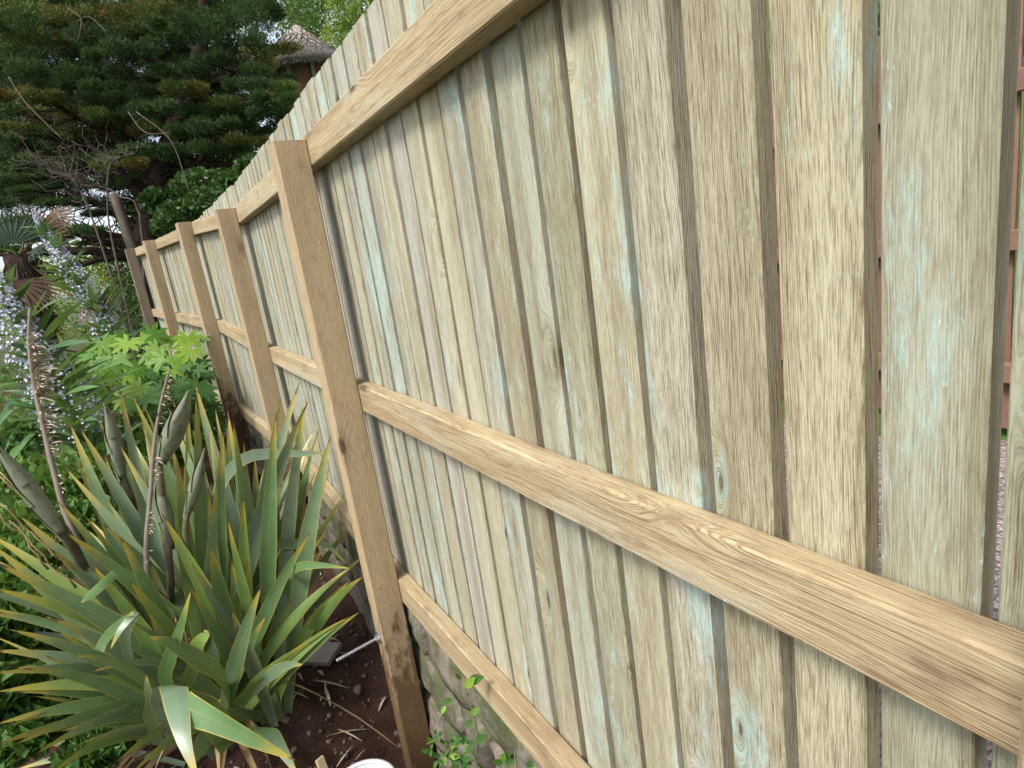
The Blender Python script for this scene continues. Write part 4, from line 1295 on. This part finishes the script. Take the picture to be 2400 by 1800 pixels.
def bud(p0, p1, r, side, k=4):
    """fat pointed flax bud wrapped in overlapping boat-shaped sheaths"""
    p0, p1 = np.array(p0, float), np.array(p1, float)
    ax = p1 - p0; L = np.linalg.norm(ax); T = ax / L
    sd_ = np.array(side, float); sd_ -= T * (sd_ @ T); sd_ /= np.linalg.norm(sd_)
    prof_t = [0, .12, .3, .5, .7, .85, 1]
    prof_r = [.55, .78, .98, 1.0, .72, .42, .02]
    o = spindle([p0, p0 + ax * .33 + sd_ * r * .15, p0 + ax * .66 + sd_ * r * .1, p1], [r * .55, r * .74, r * .95, r * 1.0, r * .86, r * .6, r * .3, .0015], M_BUD, 'bud', flax)
    for i in range(k):
        t0 = -.06 + .20 * i; span = .62 - .05 * i
        out = sd_ if i % 2 else -sd_
        out = out * math.cos(.5) + np.cross(T, out) * math.sin(.5) * (1 if i % 2 else -1)
        V, Fc = [], []
        m, q = 12, 8
        for a in range(m + 1):
            s = a / m; tt = t0 + s * span
            half = 2.1 * (1 - s) ** .55 if s > .25 else 2.1
            half = min(half, 2.1 * (1 - s) ** .6 + .02)
            rr = r * float(np.interp(tt, prof_t, prof_r)) * 1.0 + .0016 + .0012 * i
            for c in range(q + 1):
                th = (c / q - .5) * 2 * half
                dirn = out * math.cos(th) + np.cross(T, out) * math.sin(th)
                cen = p0 + T * L * tt + sd_ * r * .15 * math.sin(min(max(tt, 0), 1) * math.pi)
                V.append(cen + dirn * rr)
        for a in range(m):
            for c in range(q): Fc.append((a * (q + 1) + c, a * (q + 1) + c + 1, (a + 1) * (q + 1) + c + 1, (a + 1) * (q + 1) + c))
        link('bract', mesh('bract', V, Fc, M_BUD), o)


dB = 2.35
spindle([at(*Z(690, 1190), dB + .25), at(*Z(735, 930), dB + .1), at(*Z(728, 740), dB), at(*Z(712, 600), dB), at(*Z(690, 400), dB), at(*Z(690, 330), dB)], [.013, .015, .014, .018, .015, .011], M_STALK, 'flower_stalk', flax)
bud(at(*Z(700, 330), dB), at(*Z(815, 25), dB), .036, rgt, 4)
bud(at(*Z(735, 700), dB), at(*Z(675, 380), dB), .025, rgt, 3)
spindle([at(*Z(850, 1010), dB + .2), at(*Z(825, 780), dB + .05), at(*Z(800, 640), dB), at(*Z(815, 520), dB)], [.011, .012, .012, .009], M_STALK, 'flower_stalk', flax)
bud(at(*Z(808, 560), dB), at(*Z(885, 275), dB), .021, rgt, 3)
spindle([at(*Z(640, 760), 2.7), at(*Z(575, 520), 2.6), at(*Z(525, 380), 2.55)], [.015, .015, .012], M_STALK, 'flower_stalk', flax)
bud(at(*Z(525, 400), 2.55), at(*Z(448, 80), 2.5), .028, rgt, 4)
spindle([at(*Z(420, 900), 2.4), at(*Z(290, 660), 2.2), at(*Z(190, 540), 2.1)], [.016, .02, .019], M_STALK, 'flower_stalk', flax)
bud(at(*Z(265, 645), 2.1), at(*Z(-40, 250), 2.0), .027, rgt + dwn * -.5, 4)


# dry flower stalks with husks
def husk_stalk(label, pts, r0, r1, tufts, seed, husk):
    rs = random.Random(seed)
    pth = catmull(pts, 26)
    g = pts[0]
    t = link('dry_stalk', None, flax)
    mb = MB(); mb.add(*tube(pth, np.linspace(r0, r1, 26), 7))
    s = link('stalk', mb.mesh('stalk', M_TWIG), t)
    mb = MB()
    for u, n, L in tufts:
        i = int(u * 25); p = pth[i]
        for k in range(n):
            out = rgt * rs.uniform(.25, 1.0) - dwn * rs.uniform(-.15, .55) + R[:, 2] * rs.uniform(-.5, .5)
            q = p + (pth[min(i + 1, 25)] - p) * rs.uniform(-1, 1)
            e = q + out / np.linalg.norm(out) * L * rs.uniform(.5, 1.1)
            mb.add(*ribbon(bez(q, (q + e) / 2 - dwn * rs.uniform(-.004, .02), e, 5), np.array([.004, .011, .012, .008, .001]) * husk, fold=.3, twist=rs.uniform(-1, 1)))
    h = link('husks', mb.mesh('husks', M_DRY), t); h['kind'] = 'stuff'
    return t


b2 = 2.5
husk_stalk('', [at(300, 1500, 2.6), at(168, 1236, b2), at(128, 1110, b2), at(102, 1000, b2), at(80, 900, b2), at(68, 800, b2), at(70, 722, b2)], .014, .006,
           [(.30, 7, .04), (.40, 10, .05), (.50, 10, .07), (.54, 26, .09), (.60, 8, .06), (.66, 40, .10), (.70, 44, .10), (.74, 20, .09), (.79, 24, .085), (.83, 20, .07), (.87, 10, .05)], 3, .8)
husk_stalk('', [at(*Z(640, 870), 2.3), at(*Z(632, 700), 2.28), at(*Z(650, 480), 2.27), at(*Z(668, 250), 2.27), at(*Z(690, 110), 2.27), at(*Z(712, 10), 2.27), at(398, 864, 2.27)], .011, .003,
           [(.12, 6, .03), (.25, 16, .03), (.42, 18, .04), (.60, 14, .04), (.72, 16, .045), (.8, 10, .03), (.9, 6, .03)], 8, .5)

# ------------------------------------------------------------------ small things on the soil
# bucket
bk = at(850, 1858, 2.10)
bz = ground_z(bk.x, bk.y, False)
BR, rim = .115, bk.z + .01
bucket = thing('bucket', 'white plastic bucket with a muddy rim at the bottom edge, left of the near post', 'bucket', (bk.x, bk.y, bz))
V, Fc = lathe([(.001, .004), (BR * .82, 0), (BR * .99, rim - bz - .02), (BR * .99, rim - bz), (BR * .93, rim - bz), (BR * .78, .02), (.001, .02)], 40, (bk.x, bk.y, bz))
link('body', mesh('body', V, Fc, M_WHITE), bucket)
V, Fc = lathe([(BR * .93, rim - bz + .006), (BR * 1.0, rim - bz + .012), (BR * 1.09, rim - bz + .008), (BR * 1.10, rim - bz - .022), (BR * 1.0, rim - bz - .024)], 40, (bk.x, bk.y, bz))
link('rim', mesh('rim', V, Fc, M_WHITE), bucket)
V, Fc = lathe([(.001, rim - bz - .006), (BR * .86, rim - bz - .010), (BR * .91, rim - bz - .001), (BR * .96, rim - bz + .001)], 40, (bk.x, bk.y, bz))
link('lid', mesh('lid', V, Fc, M_WHITE), bucket)
mb = MB()
hp = [(bk.x + BR * 1.11 * math.cos(a), bk.y + BR * 1.11 * math.sin(a), rim - .03 - .10 * math.sin((a + 1.0) / 3.14 * math.pi) if False else rim - .03 - .09 * math.sin((a + 2.2) * 1.0)) for a in np.linspace(-2.2, .94, 16)]
mb.add(*tube(hp, .003, 5))
link('handle', mb.mesh('handle', M_STEEL), bucket)

# offcut of pale timber standing by the bucket
oc = at(757, 1790, 2.2); oc.z = ground_z(oc.x, oc.y, False)
V, Fc = timber(.145, .030, .014, .002, 3, 5, .002)
tag(link('timber_offcut', mesh('timber_offcut', V, Fc, M_CHIP, smooth=False), None, place(at(782, 1866, 2.12), at(764, 1820, 2.12) - at(782, 1866, 2.12) + Vector((0, 0, .01)), (0.4, -1, .2))),
    'short pale stick of sawn wood poking up beside the bucket', 'offcut')

# pale slab half hidden behind the flax leaves
sp = at(680, 1445, 2.95); sp.z = ground_z(sp.x, sp.y, False) + .008
V, Fc = timber(.20, .14, .025, .003, 4, 12, .004)
o = tag(link('paving_slab', mesh('paving_slab', V, Fc, M_SLAB, smooth=False)), 'pale pinkish flat slab lying on the soil behind the flax leaves', 'slab')
o.location = sp; o.rotation_euler = (math.pi / 2 + .1, math.pi / 2 - .06, .9)

# stones, chips and litter
peb = [rock_mesh('small_stone', 1, 1, 1, 40 + i, 3, .28, M_PEBBLE, .35) for i in range(5)]
rp = random.Random(8)
for (px, py, s) in [(838, 1622, .042), (772, 1680, .02), (740, 1560, .025), (900, 1640, .018), (705, 1625, .022), (670, 1690, .03), (800, 1600, .02), (860, 1560, .018), (930, 1720, .02), (820, 1735, .018), (770, 1740, .02), (690, 1760, .024), (870, 1690, .014), (640, 1740, .02), (725, 1720, .016), (880, 1590, .012), (850, 1650, .012)]:
    r_ = (R @ np.array([(px - 1200) / F, (py - 900) / F, 1.0]))
    d_ = 1.6
    while d_ < 6 and r_[2] * d_ > ground_z(r_[0] * d_, r_[1] * d_): d_ += .01
    o = tag(link('small_stone', rp.choice(peb)), 'small rounded stone lying on the dark soil between the flax and the near post', 'stone', 'small stones on the dark soil')
    o.location = r_ * d_ + np.array([0, 0, s * .2]); o.scale = (s * rp.uniform(1, 1.5), s * rp.uniform(1, 1.4), s * .8)
    o.rotation_euler = (rp.uniform(-.4, .4), rp.uniform(-.4, .4), rp.uniform(0, 6))
n = 5200
gx, gy = RNG.uniform(-1.2, .56, n), RNG.uniform(.9, 5.5, n)
s_ = .0025 + .016 * RNG.random(n) ** 4
gz = np.array([ground_z(a, b) for a, b in zip(gx, gy)])
octv = np.array([(1, 0, 0), (0, 1, 0), (-1, 0, 0), (0, -1, 0), (0, 0, .8), (0, 0, -.6)])
octf = np.array([(0, 1, 4), (1, 2, 4), (2, 3, 4), (3, 0, 4), (1, 0, 5), (2, 1, 5), (3, 2, 5), (0, 3, 5)])
V = (np.stack([gx, gy, gz + s_ * .3], 1)[:, None, :] + octv[None] * s_[:, None, None] * (1 + .5 * RNG.uniform(-1, 1, (n, 6, 1)))).reshape(-1, 3)
Fc = (np.arange(n)[:, None, None] * 6 + octf[None]).reshape(-1, 3)
tag(link('soil_crumbs', mesh('soil_crumbs', V, Fc, M_PEBBLE, smooth=False)), 'loose crumbs and grit scattered over the dark garden soil', 'grit', kind='stuff')
mb = MB()
for i in range(130):
    x, y = rp.gauss(.1, .38), rp.gauss(2.75, .55)
    if x > .5: continue
    z = ground_z(x, y) + .012
    a = rp.uniform(0, 6.28); L = rp.uniform(.02, .16)
    p = np.array([x, y, z]); e = p + np.array([math.cos(a), math.sin(a), 0]) * L; e[2] = ground_z(e[0], e[1]) + .015
    mb.add(*ribbon(bez(p, (p + e) / 2 + np.array([0, 0, .015]), e, 4), np.array([.3, 1, .9, .2]) * rp.uniform(.004, .014), twist=rp.uniform(-1.5, 1.5)))
tag(link('leaf_litter', mb.mesh('leaf_litter', M_DRY)), 'dry brown leaf litter and straw strewn round the foot of the flax', 'litter', kind='stuff')


# weeds at the foot of the wall
def weed(label, stems, leafs, seed, foot):
    rs = random.Random(seed)
    t = thing('weed', label, 'weed', foot, 'weeds at the foot of the stone wall')
    for pts in stems:
        mb = MB(); mb.add(*tube(catmull([at(*q) for q in pts], 12), np.linspace(.0026, .0014, 12), 5))
        link('stem', mb.mesh('stem', M_STEMG), t)
    for (px, py, dp, s, an) in leafs:
        c = np.array(at(px, py, dp))
        e = c + (rgt * math.cos(an) - dwn * math.sin(an) - R[:, 2] * .3) * s
        lance('leaf', c, e, s * .55, M_FATSIA if rs.random() < .35 else M_FATSIAD, t, bulge=s * .12, fold=.12, up=(-.6, -.6, .5))
    return t


w0 = at(1122, 1790, 1.72)
weed('tall thin weed climbing past the bottom rail with one big leaf at its top', [[(1120, 1765, 1.72), (1116, 1700, 1.70), (1098, 1640, 1.68), (1088, 1600, 1.66)]],
     [(1092, 1612, 1.66, .045, .9), (1100, 1600, 1.66, .05, .5), (1080, 1592, 1.66, .025, 2.2), (1105, 1675, 1.69, .035, .8), (1108, 1690, 1.69, .03, 3.6), (1117, 1735, 1.7, .035, .6), (1112, 1740, 1.7, .03, 3.9), (1060, 1640, 1.7, .03, 3.4), (1044, 1655, 1.72, .025, 4.2), (1118, 1720, 1.71, .03, 5.2)], 1, w0)
rwd = random.Random(5)
w1 = at(1060, 1800, 1.9)
weed('bushy little weed with bluish round leaves right against the near post', [[(1040, 1800, 1.9), (1050, 1755, 1.88), (1020, 1738, 1.86), (1000, 1744, 1.85)], [(1040, 1800, 1.9), (1070, 1745, 1.86), (1100, 1755, 1.85)], [(1030, 1800, 1.9), (1045, 1770, 1.88), (1060, 1745, 1.87)]],
     [(rwd.uniform(1008, 1105), rwd.uniform(1722, 1795), rwd.uniform(1.84, 1.9), rwd.uniform(.018, .034), rwd.uniform(0, 6.28)) for _ in range(44)], 2, w1)
w2 = at(1185, 1800, 1.55)
weed('small green seedling under the bottom rail, right of the other weeds', [[(1190, 1800, 1.55), (1184, 1785, 1.55), (1180, 1770, 1.55)], [(1210, 1800, 1.5), (1208, 1785, 1.5), (1206, 1765, 1.5)]],
     [(1180, 1785, 1.55, .03, 1.5), (1182, 1788, 1.55, .03, .4), (1178, 1790, 1.55, .03, 2.7), (1186, 1778, 1.55, .022, 1.0), (1236, 1798, 1.5, .025, 1.0), (1240, 1800, 1.5, .02, .2)], 3, w2)
